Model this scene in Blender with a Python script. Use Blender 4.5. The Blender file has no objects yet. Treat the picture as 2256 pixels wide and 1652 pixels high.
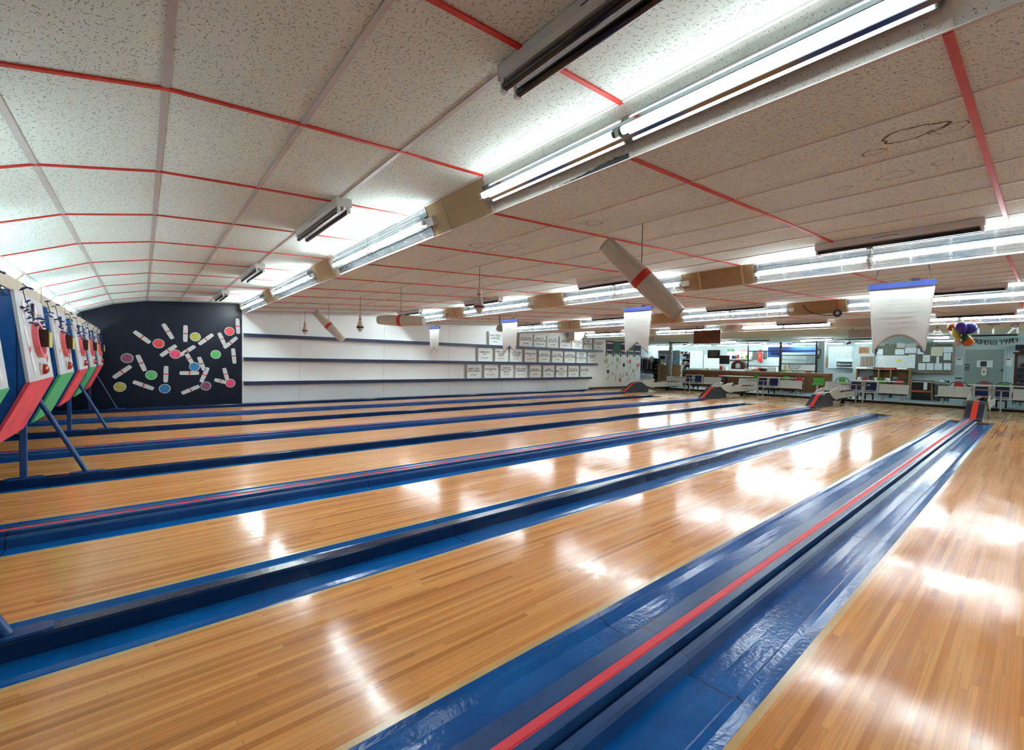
import bpy, math, random
from mathutils import Vector, Matrix
random.seed(7)
SC = bpy.context.scene
COL = SC.collection
PI = math.pi

# ------------------------------------------------------------------ camera
W, H = 2256, 1652
F, YAW, PITCH, ROLL, CH = 971.86, 0.6976, -0.0311, 0.0183, 1.25
fw = Vector((math.sin(YAW)*math.cos(PITCH), math.cos(YAW)*math.cos(PITCH), math.sin(PITCH)))
r_ = fw.cross(Vector((0, 0, 1))).normalized()
u_ = r_.cross(fw)
RT = r_*math.cos(ROLL)+u_*math.sin(ROLL)
UP = u_*math.cos(ROLL)-r_*math.sin(ROLL)
CAM = Vector((0, 0, CH))
cd = bpy.data.cameras.new('camera')
cam = bpy.data.objects.new('camera', cd)
COL.objects.link(cam)
cd.sensor_width = 36.0
cd.lens = F*36.0/W
cd.clip_start = 0.02
m = Matrix((RT, UP, -fw)).transposed().to_4x4()
m.translation = CAM
cam.matrix_world = m
SC.camera = cam

def ray(p):
    return RT*((p[0]-W/2)/F) - UP*((p[1]-H/2)/F) + fw
def at(px, py, X=None, Y=None, z=None):
    """world point of the plane X=, Y= or z= seen at photo pixel (px, py)"""
    d = ray((px, py))
    if X is not None: t = X/d.x
    elif Y is not None: t = Y/d.y
    else: t = (z-CH)/d.z
    return CAM + d*t
def rectX(x0, y0, x1, y1, X):
    """-> ya > yb, z0 < z1 of a photo rectangle standing in the plane X"""
    a, b, c, d = at(x0, y0, X=X), at(x1, y0, X=X), at(x0, y1, X=X), at(x1, y1, X=X)
    return (a.y+c.y)/2, (b.y+d.y)/2, (c.z+d.z)/2, (a.z+b.z)/2

# ------------------------------------------------------------------ materials
MATS = {}
class NT:
    def __init__(s, name):
        s.m = bpy.data.materials.new(name); s.m.use_nodes = True
        s.t = s.m.node_tree; s.n = s.t.nodes; s.n.clear()
        s.out = s.n.new('ShaderNodeOutputMaterial')
    def new(s, kind, **kw):
        n = s.n.new(kind)
        for k, v in kw.items(): setattr(n, k, v)
        return n
    def link(s, a, b): s.t.links.new(a, b)
    def math(s, op, a, b=None, c=None, clamp=False):
        n = s.new('ShaderNodeMath', operation=op); n.use_clamp = clamp
        for i, v in enumerate((a, b, c)):
            if v is None: continue
            if isinstance(v, (int, float)): n.inputs[i].default_value = v
            else: s.link(v, n.inputs[i])
        return n.outputs[0]
    def mix(s, f, a, b, mode='MIX'):
        n = s.new('ShaderNodeMix', data_type='RGBA', blend_type=mode)
        for sock, v in ((n.inputs[0], f), (n.inputs[6], a), (n.inputs[7], b)):
            if isinstance(v, (int, float)): sock.default_value = v
            elif isinstance(v, (tuple, list)): sock.default_value = tuple(v)+(1,)*(4-len(v))
            else: s.link(v, sock)
        return n.outputs[2]
    def ramp(s, f, stops, interp='LINEAR'):
        n = s.new('ShaderNodeValToRGB'); n.color_ramp.interpolation = interp
        e = n.color_ramp.elements
        while len(e) < len(stops): e.new(0.5)
        for i, (p, c) in enumerate(stops):
            e[i].position = p; e[i].color = tuple(c)+(1,)*(4-len(c))
        s.link(f, n.inputs[0]); return n.outputs[0]
    def pos(s):
        g = s.new('ShaderNodeNewGeometry'); return g.outputs['Position']
    def sep(s, v):
        n = s.new('ShaderNodeSeparateXYZ'); s.link(v, n.inputs[0]); return n.outputs
    def comb(s, x, y, z=0.0):
        n = s.new('ShaderNodeCombineXYZ')
        for i, v in enumerate((x, y, z)):
            if isinstance(v, (int, float)): n.inputs[i].default_value = v
            else: s.link(v, n.inputs[i])
        return n.outputs[0]
    def noise(s, vec, scale, detail=2.0, rough=0.5, dist=0.0):
        n = s.new('ShaderNodeTexNoise')
        n.inputs['Scale'].default_value = scale; n.inputs['Detail'].default_value = detail
        n.inputs['Roughness'].default_value = rough; n.inputs['Distortion'].default_value = dist
        s.link(vec, n.inputs['Vector']); return n.outputs[0]
    def bump(s, h, strength, dist, prev=None):
        n = s.new('ShaderNodeBump'); n.inputs['Strength'].default_value = strength
        n.inputs['Distance'].default_value = dist
        s.link(h, n.inputs['Height'])
        if prev is not None: s.link(prev, n.inputs['Normal'])
        return n.outputs[0]
    def principled(s, color, rough=0.5, metal=0.0, spec=0.5, normal=None, coat=0.0, coat_rough=0.05, emit=None, emit_s=0.0, alpha=1.0, trans=0.0):
        p = s.new('ShaderNodeBsdfPrincipled')
        for key, v in (('Base Color', color), ('Roughness', rough), ('Metallic', metal), ('Specular IOR Level', spec),
                       ('Coat Weight', coat), ('Coat Roughness', coat_rough), ('Emission Color', emit),
                       ('Emission Strength', emit_s), ('Alpha', alpha), ('Transmission Weight', trans)):
            if v is None: continue
            i = p.inputs[key]
            if isinstance(v, (int, float)): i.default_value = v
            elif isinstance(v, (tuple, list)): i.default_value = tuple(v)+(1,)*(4-len(v))
            else: s.link(v, i)
        if normal is not None: s.link(normal, p.inputs['Normal'])
        s.link(p.outputs[0], s.out.inputs[0]); return p

def mat(name, color, rough=0.5, metal=0.0, spec=0.5, var=0.06, scale=9.0, bump=0.0, bscale=40.0, emit=None, emit_s=0.0, coat=0.0):
    """simple painted / plastic / metal surface with slight mottling"""
    if name in MATS: return MATS[name]
    t = NT(name)
    P = t.pos()
    n = t.noise(P, scale, 3.0)
    k = t.ramp(n, [(0.3, (1-var,)*3), (0.7, (1+var,)*3)])
    c = t.mix(1.0, color, k, 'MULTIPLY')
    nm = t.bump(t.noise(P, bscale, 2.0), bump, 0.01) if bump else None
    t.principled(c, rough, metal, spec, nm, coat=coat, emit=emit, emit_s=emit_s)
    MATS[name] = t.m
    return t.m

def emis(name, color, s):
    if name in MATS: return MATS[name]
    t = NT(name)
    e = t.new('ShaderNodeEmission'); e.inputs[0].default_value = tuple(color)+(1,); e.inputs[1].default_value = s
    t.link(e.outputs[0], t.out.inputs[0])
    MATS[name] = t.m
    return t.m

def wood_floor(name, sw, tint, rough, even=0.0, blen=1.3, bump=.085):
    t = NT(name)
    P = t.pos(); x, y, z = t.sep(P)
    yy = t.math('DIVIDE', y, sw); sid = t.math('FLOOR', yy)
    w1 = t.new('ShaderNodeTexWhiteNoise', noise_dimensions='1D'); t.link(sid, w1.inputs['W'])
    xx = t.math('ADD', t.math('DIVIDE', x, blen), t.math('MULTIPLY', w1.outputs[0], 13.0))
    seg = t.math('FLOOR', xx)
    w2 = t.new('ShaderNodeTexWhiteNoise', noise_dimensions='2D'); t.link(t.comb(sid, seg), w2.inputs['Vector'])
    base = t.ramp(w2.outputs[0], [(0.0, (.40, .165, .052)), (0.10, (.53, .245, .085)), (0.30, (.62, .315, .12)),
                                  (0.62, (.70, .39, .165)), (1.0, (.78, .48, .225))])
    g = t.noise(t.comb(t.math('MULTIPLY', x, 1.6), t.math('ADD', t.math('MULTIPLY', y, 95.0), t.math('MULTIPLY', w2.outputs[0], 40)), 0.0), 1.0, 4.0, 0.65, 0.6)
    base = t.mix(1.0, base, t.ramp(g, [(0.28, (.74, .70, .66)), (0.55, (1, 1, 1)), (0.8, (1.08, 1.07, 1.05))]), 'MULTIPLY')
    big = t.noise(t.comb(t.math('MULTIPLY', x, .35), t.math('MULTIPLY', y, 1.2)), 1.0, 3.0)
    base = t.mix(1.0, base, t.ramp(big, [(0.3, (.9, .88, .85)), (0.7, (1.06, 1.06, 1.06))]), 'MULTIPLY')
    fy = t.math('FRACT', yy); fx = t.math('FRACT', xx)
    j = t.math('MAXIMUM', t.math('LESS_THAN', fy, 0.035), t.math('LESS_THAN', fx, 0.0022))
    base = t.mix(t.math('MULTIPLY', j, 0.45), base, (.10, .05, .02))
    base = t.mix(even, base, (.50, .36, .21))
    base = t.mix(1.0, base, tint, 'MULTIPLY')
    # varnish: slow waviness along the strips and a fine orange peel
    h = t.math('ADD', t.math('MULTIPLY', t.noise(t.comb(t.math('MULTIPLY', x, 5.0), t.math('MULTIPLY', y, 26.0)), 1.0, 3.0), 0.75),
               t.math('MULTIPLY', t.noise(P, 70.0, 2.0), 0.14))
    h = t.math('SUBTRACT', h, t.math('MULTIPLY', j, 0.25))
    nm = t.bump(h, bump, 0.008)
    rn = t.ramp(t.noise(t.comb(t.math('MULTIPLY', x, 2.0), t.math('MULTIPLY', y, 5.0)), 1.0, 4.0), [(0.3, (rough*.7,)*3), (0.75, (rough*1.7,)*3)])
    t.principled(base, rn, 0.0, 0.27, nm)
    MATS[name] = t.m
    return t.m

def gloss_blue(name, color, rough=0.16, strength=0.25):
    t = NT(name)
    P = t.pos(); x, y, z = t.sep(P)
    n1 = t.noise(P, 3.0, 4.0)
    n2 = t.noise(t.comb(t.math('MULTIPLY', x, 7.0), t.math('MULTIPLY', y, 30.0), t.math('MULTIPLY', z, 30.0)), 1.0, 3.0)
    c = t.mix(1.0, color, t.ramp(n1, [(0.3, (.7, .75, .85)), (0.7, (1.25, 1.2, 1.15))]), 'MULTIPLY')
    chips = t.ramp(t.noise(P, 11.0, 5.0, 0.7), [(0.76, (0, 0, 0)), (0.79, (1, 1, 1))])
    c = t.mix(t.math('MULTIPLY', chips, 0.5), c, (.35, .28, .2))
    # joints between the gutter boards
    fx = t.math('FRACT', t.math('DIVIDE', t.math('ADD', x, 0.7), 2.44))
    j = t.math('LESS_THAN', fx, 0.003)
    c = t.mix(t.math('MULTIPLY', j, 0.8), c, (.004, .006, .012))
    h = t.math('ADD', t.math('MULTIPLY', n2, 0.6), t.math('MULTIPLY', t.noise(P, 45.0, 3.0), 0.5))
    nm = t.bump(h, strength, 0.01)
    t.principled(c, rough, 0.0, 0.42, nm)
    MATS[name] = t.m
    return t.m

def ceiling_tile(name, color, holes=False):
    t = NT(name)
    P = t.pos(); x, y, z = t.sep(P)
    flat = t.comb(x, y if not holes else y, 0.0) if not holes else t.comb(z, y, 0.0)
    wob = t.new('ShaderNodeTexNoise'); wob.inputs['Scale'].default_value = 45.0; t.link(flat, wob.inputs['Vector'])
    sub = t.new('ShaderNodeVectorMath', operation='SUBTRACT'); t.link(wob.outputs['Color'], sub.inputs[0]); sub.inputs[1].default_value = (.5, .5, .5)
    scl = t.new('ShaderNodeVectorMath', operation='SCALE'); t.link(sub.outputs[0], scl.inputs[0]); scl.inputs['Scale'].default_value = 0.016
    add = t.new('ShaderNodeVectorMath', operation='ADD'); t.link(flat, add.inputs[0]); t.link(scl.outputs[0], add.inputs[1])
    marks = None
    layers = ((34.0, .40, .055, 0.0), (41.0, .30, .06, 3.7), (60.0, .16, .10, 9.1)) if not holes else ((75.0, .14, .13, 0.0), (52.0, .14, .14, 5.0))
    for sc, L, wd, off in layers:
        o = t.new('ShaderNodeVectorMath', operation='ADD'); t.link(add.outputs[0], o.inputs[0]); o.inputs[1].default_value = (off, off*1.7, 0)
        v = t.new('ShaderNodeTexVoronoi', voronoi_dimensions='2D', feature='F1'); v.inputs['Scale'].default_value = sc
        t.link(o.outputs[0], v.inputs['Vector'])
        d = t.new('ShaderNodeVectorMath', operation='SUBTRACT'); t.link(o.outputs[0], d.inputs[0]); t.link(v.outputs['Position'], d.inputs[1])
        s2 = t.new('ShaderNodeVectorMath', operation='SCALE'); t.link(d.outputs[0], s2.inputs[0]); s2.inputs['Scale'].default_value = sc
        cx_, cy_, cz_ = t.sep(v.outputs['Color'])
        rot = t.new('ShaderNodeVectorRotate', rotation_type='Z_AXIS'); t.link(s2.outputs[0], rot.inputs['Vector'])
        t.link(t.math('MULTIPLY', cx_, 2.2), rot.inputs['Angle'])
        a, b, _ = t.sep(rot.outputs[0])
        i1 = t.math('LESS_THAN', t.math('ABSOLUTE', a), t.math('MULTIPLY', cy_, L))
        i2 = t.math('LESS_THAN', t.math('ABSOLUTE', b), wd)
        i3 = t.math('GREATER_THAN', cz_, 0.35)
        mk = t.math('MULTIPLY', t.math('MULTIPLY', i1, i2), i3)
        marks = mk if marks is None else t.math('MAXIMUM', marks, mk)
    big = t.noise(flat, 0.8, 3.0)
    c = t.mix(1.0, color, t.ramp(big, [(0.3, (.95, .94, .92)), (0.7, (1.03, 1.03, 1.03))]), 'MULTIPLY')
    c = t.mix(1.0, c, t.ramp(t.noise(flat, 180.0, 2.0), [(0.3, (.93, .93, .93)), (0.7, (1.04, 1.04, 1.04))]), 'MULTIPLY')
    c = t.mix(t.math('MULTIPLY', marks, 0.72 if not holes else 0.6), c, (.12, .11, .095))
    t.principled(c, 0.9, 0.0, 0.2)
    MATS[name] = t.m
    return t.m

def clear_lens(name):
    """ribbed clear acrylic: mostly see-through, a little milky, a little gloss"""
    t = NT(name)
    tr = t.new('ShaderNodeBsdfTransparent'); tr.inputs[0].default_value = (.96, .98, .98, 1)
    df = t.new('ShaderNodeBsdfTranslucent'); df.inputs[0].default_value = (.92, .97, .97, 1)
    dd = t.new('ShaderNodeBsdfDiffuse'); dd.inputs[0].default_value = (.85, .9, .9, 1)
    gl = t.new('ShaderNodeBsdfGlossy'); gl.inputs['Roughness'].default_value = 0.12
    P = t.pos(); x, y, z = t.sep(P)
    rib = t.math('LESS_THAN', t.math('FRACT', t.math('MULTIPLY', y, 3.3)), 0.05)
    k = t.math('ADD', 0.018, t.math('MULTIPLY', rib, 0.05))
    m1 = t.new('ShaderNodeMixShader'); m1.inputs[0].default_value = 0.35; t.link(df.outputs[0], m1.inputs[1]); t.link(dd.outputs[0], m1.inputs[2])
    m2 = t.new('ShaderNodeMixShader'); t.link(k, m2.inputs[0]); t.link(tr.outputs[0], m2.inputs[1]); t.link(m1.outputs[0], m2.inputs[2])
    m3 = t.new('ShaderNodeMixShader'); m3.inputs[0].default_value = 0.02; t.link(m2.outputs[0], m3.inputs[1]); t.link(gl.outputs[0], m3.inputs[2])
    t.link(m3.outputs[0], t.out.inputs[0]); MATS[name] = t.m
    return t.m

def glass(name, tint=(.9, .95, .95), k=0.12):
    t = NT(name)
    tr = t.new('ShaderNodeBsdfTransparent'); tr.inputs[0].default_value = tuple(tint)+(1,)
    gl = t.new('ShaderNodeBsdfGlossy'); gl.inputs['Roughness'].default_value = 0.03
    m3 = t.new('ShaderNodeMixShader'); m3.inputs[0].default_value = k; t.link(tr.outputs[0], m3.inputs[1]); t.link(gl.outputs[0], m3.inputs[2])
    t.link(m3.outputs[0], t.out.inputs[0]); MATS[name] = t.m
    return t.m

def plank(name, c0, c1, width, axis='y', rough=0.45):
    """vertical board panelling"""
    t = NT(name)
    P = t.pos(); x, y, z = t.sep(P)
    a = {'x': x, 'y': y, 'z': z}[axis]
    k = t.math('DIVIDE', a, width); i = t.math('FLOOR', k)
    w = t.new('ShaderNodeTexWhiteNoise', noise_dimensions='1D'); t.link(i, w.inputs['W'])
    g = t.noise(t.comb(t.math('MULTIPLY', x, 30), t.math('MULTIPLY', y, 30), t.math('MULTIPLY', z, 2.5)), 1.0, 4.0, 0.6, 0.8)
    f = t.math('ADD', t.math('MULTIPLY', w.outputs[0], 0.55), t.math('MULTIPLY', g, 0.5), clamp=True)
    c = t.mix(f, c0, c1)
    j = t.math('LESS_THAN', t.math('FRACT', k), 0.03)
    c = t.mix(t.math('MULTIPLY', j, 0.6), c, (.02, .012, .006))
    t.principled(c, rough, 0.0, 0.4)
    MATS[name] = t.m
    return t.m

def paper_print(name, color, ink, rows, k=0.45, axis='y'):
    """sheet with rows of tiny illegible print"""
    t = NT(name)
    P = t.pos(); x, y, z = t.sep(P)
    a = {'x': x, 'y': y}[axis]
    f = t.math('FRACT', t.math('MULTIPLY', z, rows))
    line = t.math('LESS_THAN', f, 0.45)
    n = t.noise(t.comb(t.math('MULTIPLY', a, 30), t.math('MULTIPLY', t.math('FLOOR', t.math('MULTIPLY', z, rows)), 7.3)), 1.0, 2.0)
    mk = t.math('MULTIPLY', line, t.math('GREATER_THAN', n, 0.48))
    c = t.mix(t.math('MULTIPLY', mk, k), color, ink)
    t.principled(c, 0.7, 0.0, 0.3)
    MATS[name] = t.m
    return t.m

M_LANE = wood_floor('lane_wood', 0.0262, (1.40, 1.10, .80), 0.125, even=.2, bump=.095)
M_APP = wood_floor('approach_wood', 0.0262, (1.22, 1.26, 1.28), 0.15, even=.6, blen=1.7, bump=.035)
M_EDGE = mat('lane_edge_maple', (.70, .47, .20), 0.2, var=.08)
M_BLUE = gloss_blue('gutter_blue_paint', (.002, .135, .46))
M_RAILB = gloss_blue('rail_blue_paint', (.020, .085, .25), 0.28, 0.15)
M_NAVYR = gloss_blue('rail_navy_paint', (.006, .028, .09), 0.2, 0.15)
M_RED = mat('track_red', (.80, .025, .05), 0.45, var=.08)
M_PINK = mat('track_pink', (.97, .085, .13), 0.45, var=.06)
M_TILE = ceiling_tile('fissured_ceiling_tile', (.80, .92, .87))
M_TILEW = ceiling_tile('pinhole_tile', (.82, .83, .78), True)
M_TAN = mat('tan_board', (.50, .37, .22), 0.85, var=.08, scale=2.5)
M_BROWNB = mat('brown_board', (.34, .20, .09), 0.85, var=.10, scale=2.0)
M_BEIGE = mat('beige_board', (.52, .45, .36), 0.85, var=.06, scale=2.0)
M_GRID = mat('grid_grey', (.52, .51, .49), 0.5)
M_GRIDW = mat('grid_white', (.72, .70, .66), 0.5)
M_GRIDR = mat('grid_red', (.62, .035, .02), 0.55, var=.12)
M_WHITE = mat('white_wall_paint', (.84, .87, .88), 0.45, var=.02, scale=1.2)
M_NAVYW = mat('navy_wall_paint', (.004, .009, .026), 0.30, spec=.35, var=.12, scale=1.5, bump=.08, bscale=18)
M_NAVY = mat('navy_trim_paint', (.018, .030, .085), 0.35, var=.1)
M_BLACK = mat('black_paint', (.010, .010, .012), 0.45)
M_DARK = mat('dark_void', (.012, .012, .014), 0.9)
M_METALW = mat('white_enamel', (.74, .75, .76), 0.35, var=.02)
M_STEEL = mat('bare_steel', (.45, .45, .44), 0.35, 0.8)
M_ALU = mat('brushed_aluminium', (.30, .32, .33), 0.16, 1.0, var=.03)
M_CREASE = mat('lens_crease', (.05, .07, .08), .4)
M_LENS = clear_lens('clear_ribbed_lens')
M_TUBE = emis('lit_fluorescent_tube', (.86, .97, 1.0), 24.0)
M_TUBE_B = emis('lit_bare_tube', (.88, .97, 1.0), 4.6)
M_CAPG = mat('green_tube_cap', (.02, .16, .04), 0.4)
M_UV = mat('dark_ultraviolet_tube', (.018, .014, .018), 0.12, spec=.6)
M_CLOTHW = mat('white_cloth', (.62, .61, .58), 0.85, var=.03, scale=6, bump=.12, bscale=14)
M_CLOTHB = mat('blue_cloth', (.022, .045, .22), 0.7)
M_CREAM = mat('cream_vinyl', (.58, .54, .46), 0.5, var=.05, scale=5, bump=.1, bscale=12)
M_REDP = mat('red_paint', (.60, .03, .02), 0.4)
M_ROSE = mat('rose_red_panel', (.78, .07, .10), 0.5, var=.10, scale=6)
M_GREEN = mat('green_panel', (.06, .46, .18), 0.5, var=.10, scale=6)
M_MASKB = gloss_blue('mask_blue', (.012, .10, .34), 0.35, 0.1)
M_MASKW = mat('mask_white', (.56, .57, .60), 0.5, var=.10, scale=4)
M_PINKR = mat('pink_ring', (.85, .16, .18), 0.4)
M_BROWN = mat('brown_box', (.055, .016, .010), 0.4)
M_YEL = mat('yellow_paint', (.62, .58, .12), 0.5)
M_DOME = mat('red_lamp_dome', (.35, .012, .008), 0.12, spec=.7)
M_CORD = mat('black_cord', (.02, .02, .02), 0.6)
M_LEAF = mat('blue_bulb', (.010, .045, .19), 0.3)
M_LEAFG = mat('green_wire', (.012, .045, .02), 0.6)
M_GREYP = mat('grey_plastic', (.42, .43, .41), 0.4, var=.04)
M_FLOORB = mat('blue_grey_tile', (.16, .25, .29), 0.35, var=.12, scale=3)
M_SEATB = mat('blue_vinyl', (.020, .035, .16), 0.35)
M_SEATW = mat('white_laminate', (.84, .86, .87), 0.3, var=.02)
M_COUNTER = plank('counter_panelling', (.10, .042, .016), (.27, .125, .05), 0.19)
M_PINE = plank('knotty_pine', (.40, .21, .08), (.62, .40, .19), 0.16)
M_REDV = mat('red_vinyl', (.45, .02, .03), 0.4)
M_GREENV = mat('green_vinyl', (.06, .28, .03), 0.4)
M_WALLB = mat('pale_green_wall', (.36, .43, .43), 0.6, var=.03, scale=1.0)
M_DOOR = mat('grey_door_paint', (.20, .25, .23), 0.5, var=.05)
M_PAPER = mat('white_paper', (.78, .81, .82), 0.7)
M_PRINT = paper_print('printed_paper', (.66, .72, .74), (.05, .07, .10), 26)
M_PRINT2 = paper_print('printed_notice', (.68, .72, .70), (.12, .16, .18), 40, .35)
M_CORK = mat('dark_green_board', (.10, .12, .09), 0.85)
M_OAK = mat('oak_wood', (.32, .19, .08), 0.5, var=.15, scale=12)
M_INK = mat('black_ink', (.02, .02, .025), 0.6)
M_LAMP2 = emis('concourse_tube', (.88, 1.0, 1.0), 42.0)
M_SPOT = emis('spot_bulb', (1.0, .85, .65), 16.0)

# ------------------------------------------------------------------ mesh builder
class MB:
    def __init__(s): s.v = []; s.f = []; s.mi = []; s.sm = []
    def add(s, verts, faces, mi=0, smooth=False, M=None):
        o = len(s.v)
        s.v += [tuple((M @ Vector(p)) if M is not None else p) for p in verts]
        for f in faces: s.f.append(tuple(i+o for i in f)); s.mi.append(mi); s.sm.append(smooth)
        return s
    def box(s, x0, x1, y0, y1, z0, z1, mi=0, M=None):
        if x0 > x1: x0, x1 = x1, x0
        if y0 > y1: y0, y1 = y1, y0
        if z0 > z1: z0, z1 = z1, z0
        v = [(x, y, z) for x in (x0, x1) for y in (y0, y1) for z in (z0, z1)]
        f = [(0, 1, 3, 2), (4, 6, 7, 5), (0, 4, 5, 1), (2, 3, 7, 6), (0, 2, 6, 4), (1, 5, 7, 3)]
        return s.add(v, f, mi, False, M)
    def prism(s, poly, a0, a1, axis='y', mi=0, M=None, smooth=False, caps=True):
        """closed polygon (2-D) extruded along an axis: 'y' -> poly is (x,z); 'x' -> (y,z); 'z' -> (x,y)"""
        def P(p, a): return {'y': (p[0], a, p[1]), 'x': (a, p[0], p[1]), 'z': (p[0], p[1], a)}[axis]
        n = len(poly)
        v = [P(p, a0) for p in poly]+[P(p, a1) for p in poly]
        f = [(i, (i+1) % n, n+(i+1) % n, n+i) for i in range(n)]
        s.add(v, f, mi, smooth, M)
        if caps: s.add(v, [tuple(range(n-1, -1, -1)), tuple(range(n, 2*n))], mi, False, M)
        return s
    def tube(s, pts, r, n=8, mi=0, caps=True, M=None):
        pts = [Vector(p) for p in pts]
        rr = r if isinstance(r, (list, tuple)) else [r]*len(pts)
        v = []; f = []
        ref = None
        for i, p in enumerate(pts):
            d = (pts[min(i+1, len(pts)-1)]-pts[max(i-1, 0)]).normalized()
            if ref is None:
                ref = d.orthogonal().normalized()
            a = (ref-d*ref.dot(d)).normalized(); ref = a
            b = d.cross(a)
            v += [tuple(p+a*rr[i]*math.cos(2*PI*k/n)+b*rr[i]*math.sin(2*PI*k/n)) for k in range(n)]
        for i in range(len(pts)-1):
            for k in range(n):
                f.append((i*n+k, i*n+(k+1) % n, (i+1)*n+(k+1) % n, (i+1)*n+k))
        s.add(v, f, mi, True, M)
        if caps: s.add(v, [tuple(range(n-1, -1, -1)), tuple(range((len(pts)-1)*n, len(pts)*n))], mi, False, M)
        return s
    def lathe(s, prof, n=20, mi=0, M=None):
        v = []; f = []
        for r, z in prof:
            v += [(r*math.cos(2*PI*k/n), r*math.sin(2*PI*k/n), z) for k in range(n)]
        for i in range(len(prof)-1):
            for k in range(n):
                f.append((i*n+k, i*n+(k+1) % n, (i+1)*n+(k+1) % n, (i+1)*n+k))
        s.add(v, f, mi, True, M)
        s.add(v, [tuple(range(n-1, -1, -1)), tuple(range((len(prof)-1)*n, len(prof)*n))], mi, False, M)
        return s
    def ball(s, c, rx, ry=None, rz=None, n=14, mi=0, M=None):
        ry = rx if ry is None else ry; rz = rx if rz is None else rz
        k = n//2
        prof = [(math.sin(PI*i/k), -math.cos(PI*i/k)) for i in range(k+1)]
        prof[0] = (.02, -1); prof[-1] = (.02, 1)
        T = Matrix.Translation(c) @ Matrix.Diagonal((rx, ry, rz, 1))
        return s.lathe(prof, n, mi, (M @ T) if M is not None else T)
    def strip(s, profile, x0, x1, mis, nx=1):
        """open (y,z) profile swept along x, one material index per segment"""
        xs = [x0+(x1-x0)*i/nx for i in range(nx+1)]
        n = len(profile)
        v = [(x, p[0], p[1]) for x in xs for p in profile]
        for i in range(nx):
            for k in range(n-1):
                s.add([v[i*n+k], v[i*n+k+1], v[(i+1)*n+k+1], v[(i+1)*n+k]], [(0, 1, 2, 3)], mis[k] if isinstance(mis, (list, tuple)) else mis)
        return s
    def build(s, name, mats, parent=None, bevel=0.0, kind=None, seg=2):
        if not isinstance(mats, (list, tuple)): mats = [mats]
        off = Vector((0, 0, 0)); p = parent
        while p is not None: off += p.location; p = p.parent
        me = bpy.data.meshes.new(name)
        me.from_pydata([tuple(Vector(q)-off) for q in s.v], [], s.f)
        for mm in mats: me.materials.append(mm)
        me.polygons.foreach_set('material_index', s.mi)
        me.polygons.foreach_set('use_smooth', s.sm)
        me.validate(); me.update()
        o = bpy.data.objects.new(name, me); COL.objects.link(o)
        if parent is not None: o.parent = parent
        if bevel:
            b = o.modifiers.new('bevel', 'BEVEL'); b.width = bevel; b.segments = seg; b.limit_method = 'ANGLE'; b.angle_limit = 0.7
        if kind: o['kind'] = kind
        return o

def weld(g):
    key = {}; nv = []; mp = []
    for p in g.v:
        k = tuple(round(q, 5) for q in p)
        if k not in key: key[k] = len(nv); nv.append(p)
        mp.append(key[k])
    g.v = nv; g.f = [tuple(mp[i] for i in f) for f in g.f]
    return g

def tag(o, label, cat, group=None):
    o['label'] = label; o['category'] = cat
    if group: o['group'] = group
    return o
def thing(name, label, cat, loc, group=None):
    o = bpy.data.objects.new(name, None); COL.objects.link(o)
    o.empty_display_size = 0.1
    o.location = loc
    return tag(o, label, cat, group)
def dup(root, loc, label, rotz=None):
    r = root.copy(); COL.objects.link(r); r.location = loc; r['label'] = label
    if rotz is not None: r.rotation_euler.z = rotz
    for ch in list(root.children):
        c = ch.copy(); COL.objects.link(c); c.parent = r
        for g in list(ch.children):
            d = g.copy(); COL.objects.link(d); d.parent = c
    return r
def text_mb(body, size, origin, right, up, nrm, mi=0, align='CENTER', depth=0.0, spacing=1.0, bold=0.0):
    """MB holding lettering laid in a plane"""
    cu = bpy.data.curves.new('lettering', 'FONT'); cu.body = body; cu.size = size; cu.align_x = align; cu.align_y = 'CENTER'
    cu.space_line = spacing; cu.resolution_u = 2; cu.extrude = depth; cu.offset = bold
    to = bpy.data.objects.new('lettering', cu)
    me = bpy.data.meshes.new_from_object(to)
    right, up, nrm, origin = Vector(right), Vector(up), Vector(nrm), Vector(origin)
    mb = MB()
    vs = [tuple(origin+right*v.co.x+up*v.co.y+nrm*v.co.z) for v in me.vertices]
    mb.add(vs, [tuple(p.vertices) for p in me.polygons], mi)
    bpy.data.objects.remove(to); bpy.data.curves.remove(cu); bpy.data.meshes.remove(me)
    return mb
def textX(body, size, y, z, X, **k):   # lettering facing -X
    return text_mb(body, size, (X, y, z), (0, -1, 0), (0, 0, 1), (-1, 0, 0), **k)
def textY(body, size, x, z, Y, **k):   # lettering facing -Y
    return text_mb(body, size, (x, Y, z), (1, 0, 0), (0, 0, 1), (0, -1, 0), **k)

# ================================================================== SETTING
YL, YR = 13.4, -4.6                  # side walls (left / right of the lanes)
XFOUL, XAPP, XBACK = 15.39, 20.0, 26.5
CZ = 0.09                            # concourse floor height
DLO = [None]+[0.617, 2.434, 4.025, 5.842, 7.433, 9.25, 10.841, 12.657]
def dw(k): return 0.758 if k % 2 else 0.5615
DC = [None]+[DLO[k]+dw(k)/2 for k in range(1, 9)]        # divider centres
ORD = ['nearest', 'second nearest', 'third nearest', 'fourth nearest', 'fifth nearest', 'sixth nearest', 'seventh nearest', 'farthest']

# floor under and beyond the lanes
f = MB(); f.box(XFOUL, XAPP, YR, YL, -0.05, 0.0, 0)
f.box(-3.0, XFOUL, YR, YL, -0.14, -0.10, 1)
f.build('floor', [M_APP, M_DARK], kind='structure')
f = MB(); f.box(XAPP, 30.0, YR, 22.0, -0.05, CZ, 0)
f.box(XAPP-0.004, XAPP, YR, YL, 0.0, CZ-0.012, 1)
f.box(XAPP-0.012, XAPP+0.05, YR, YL, CZ-0.008, CZ+0.003, 2)
f.build('floor', [M_FLOORB, M_BLACK, M_METALW], kind='structure')

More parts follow.
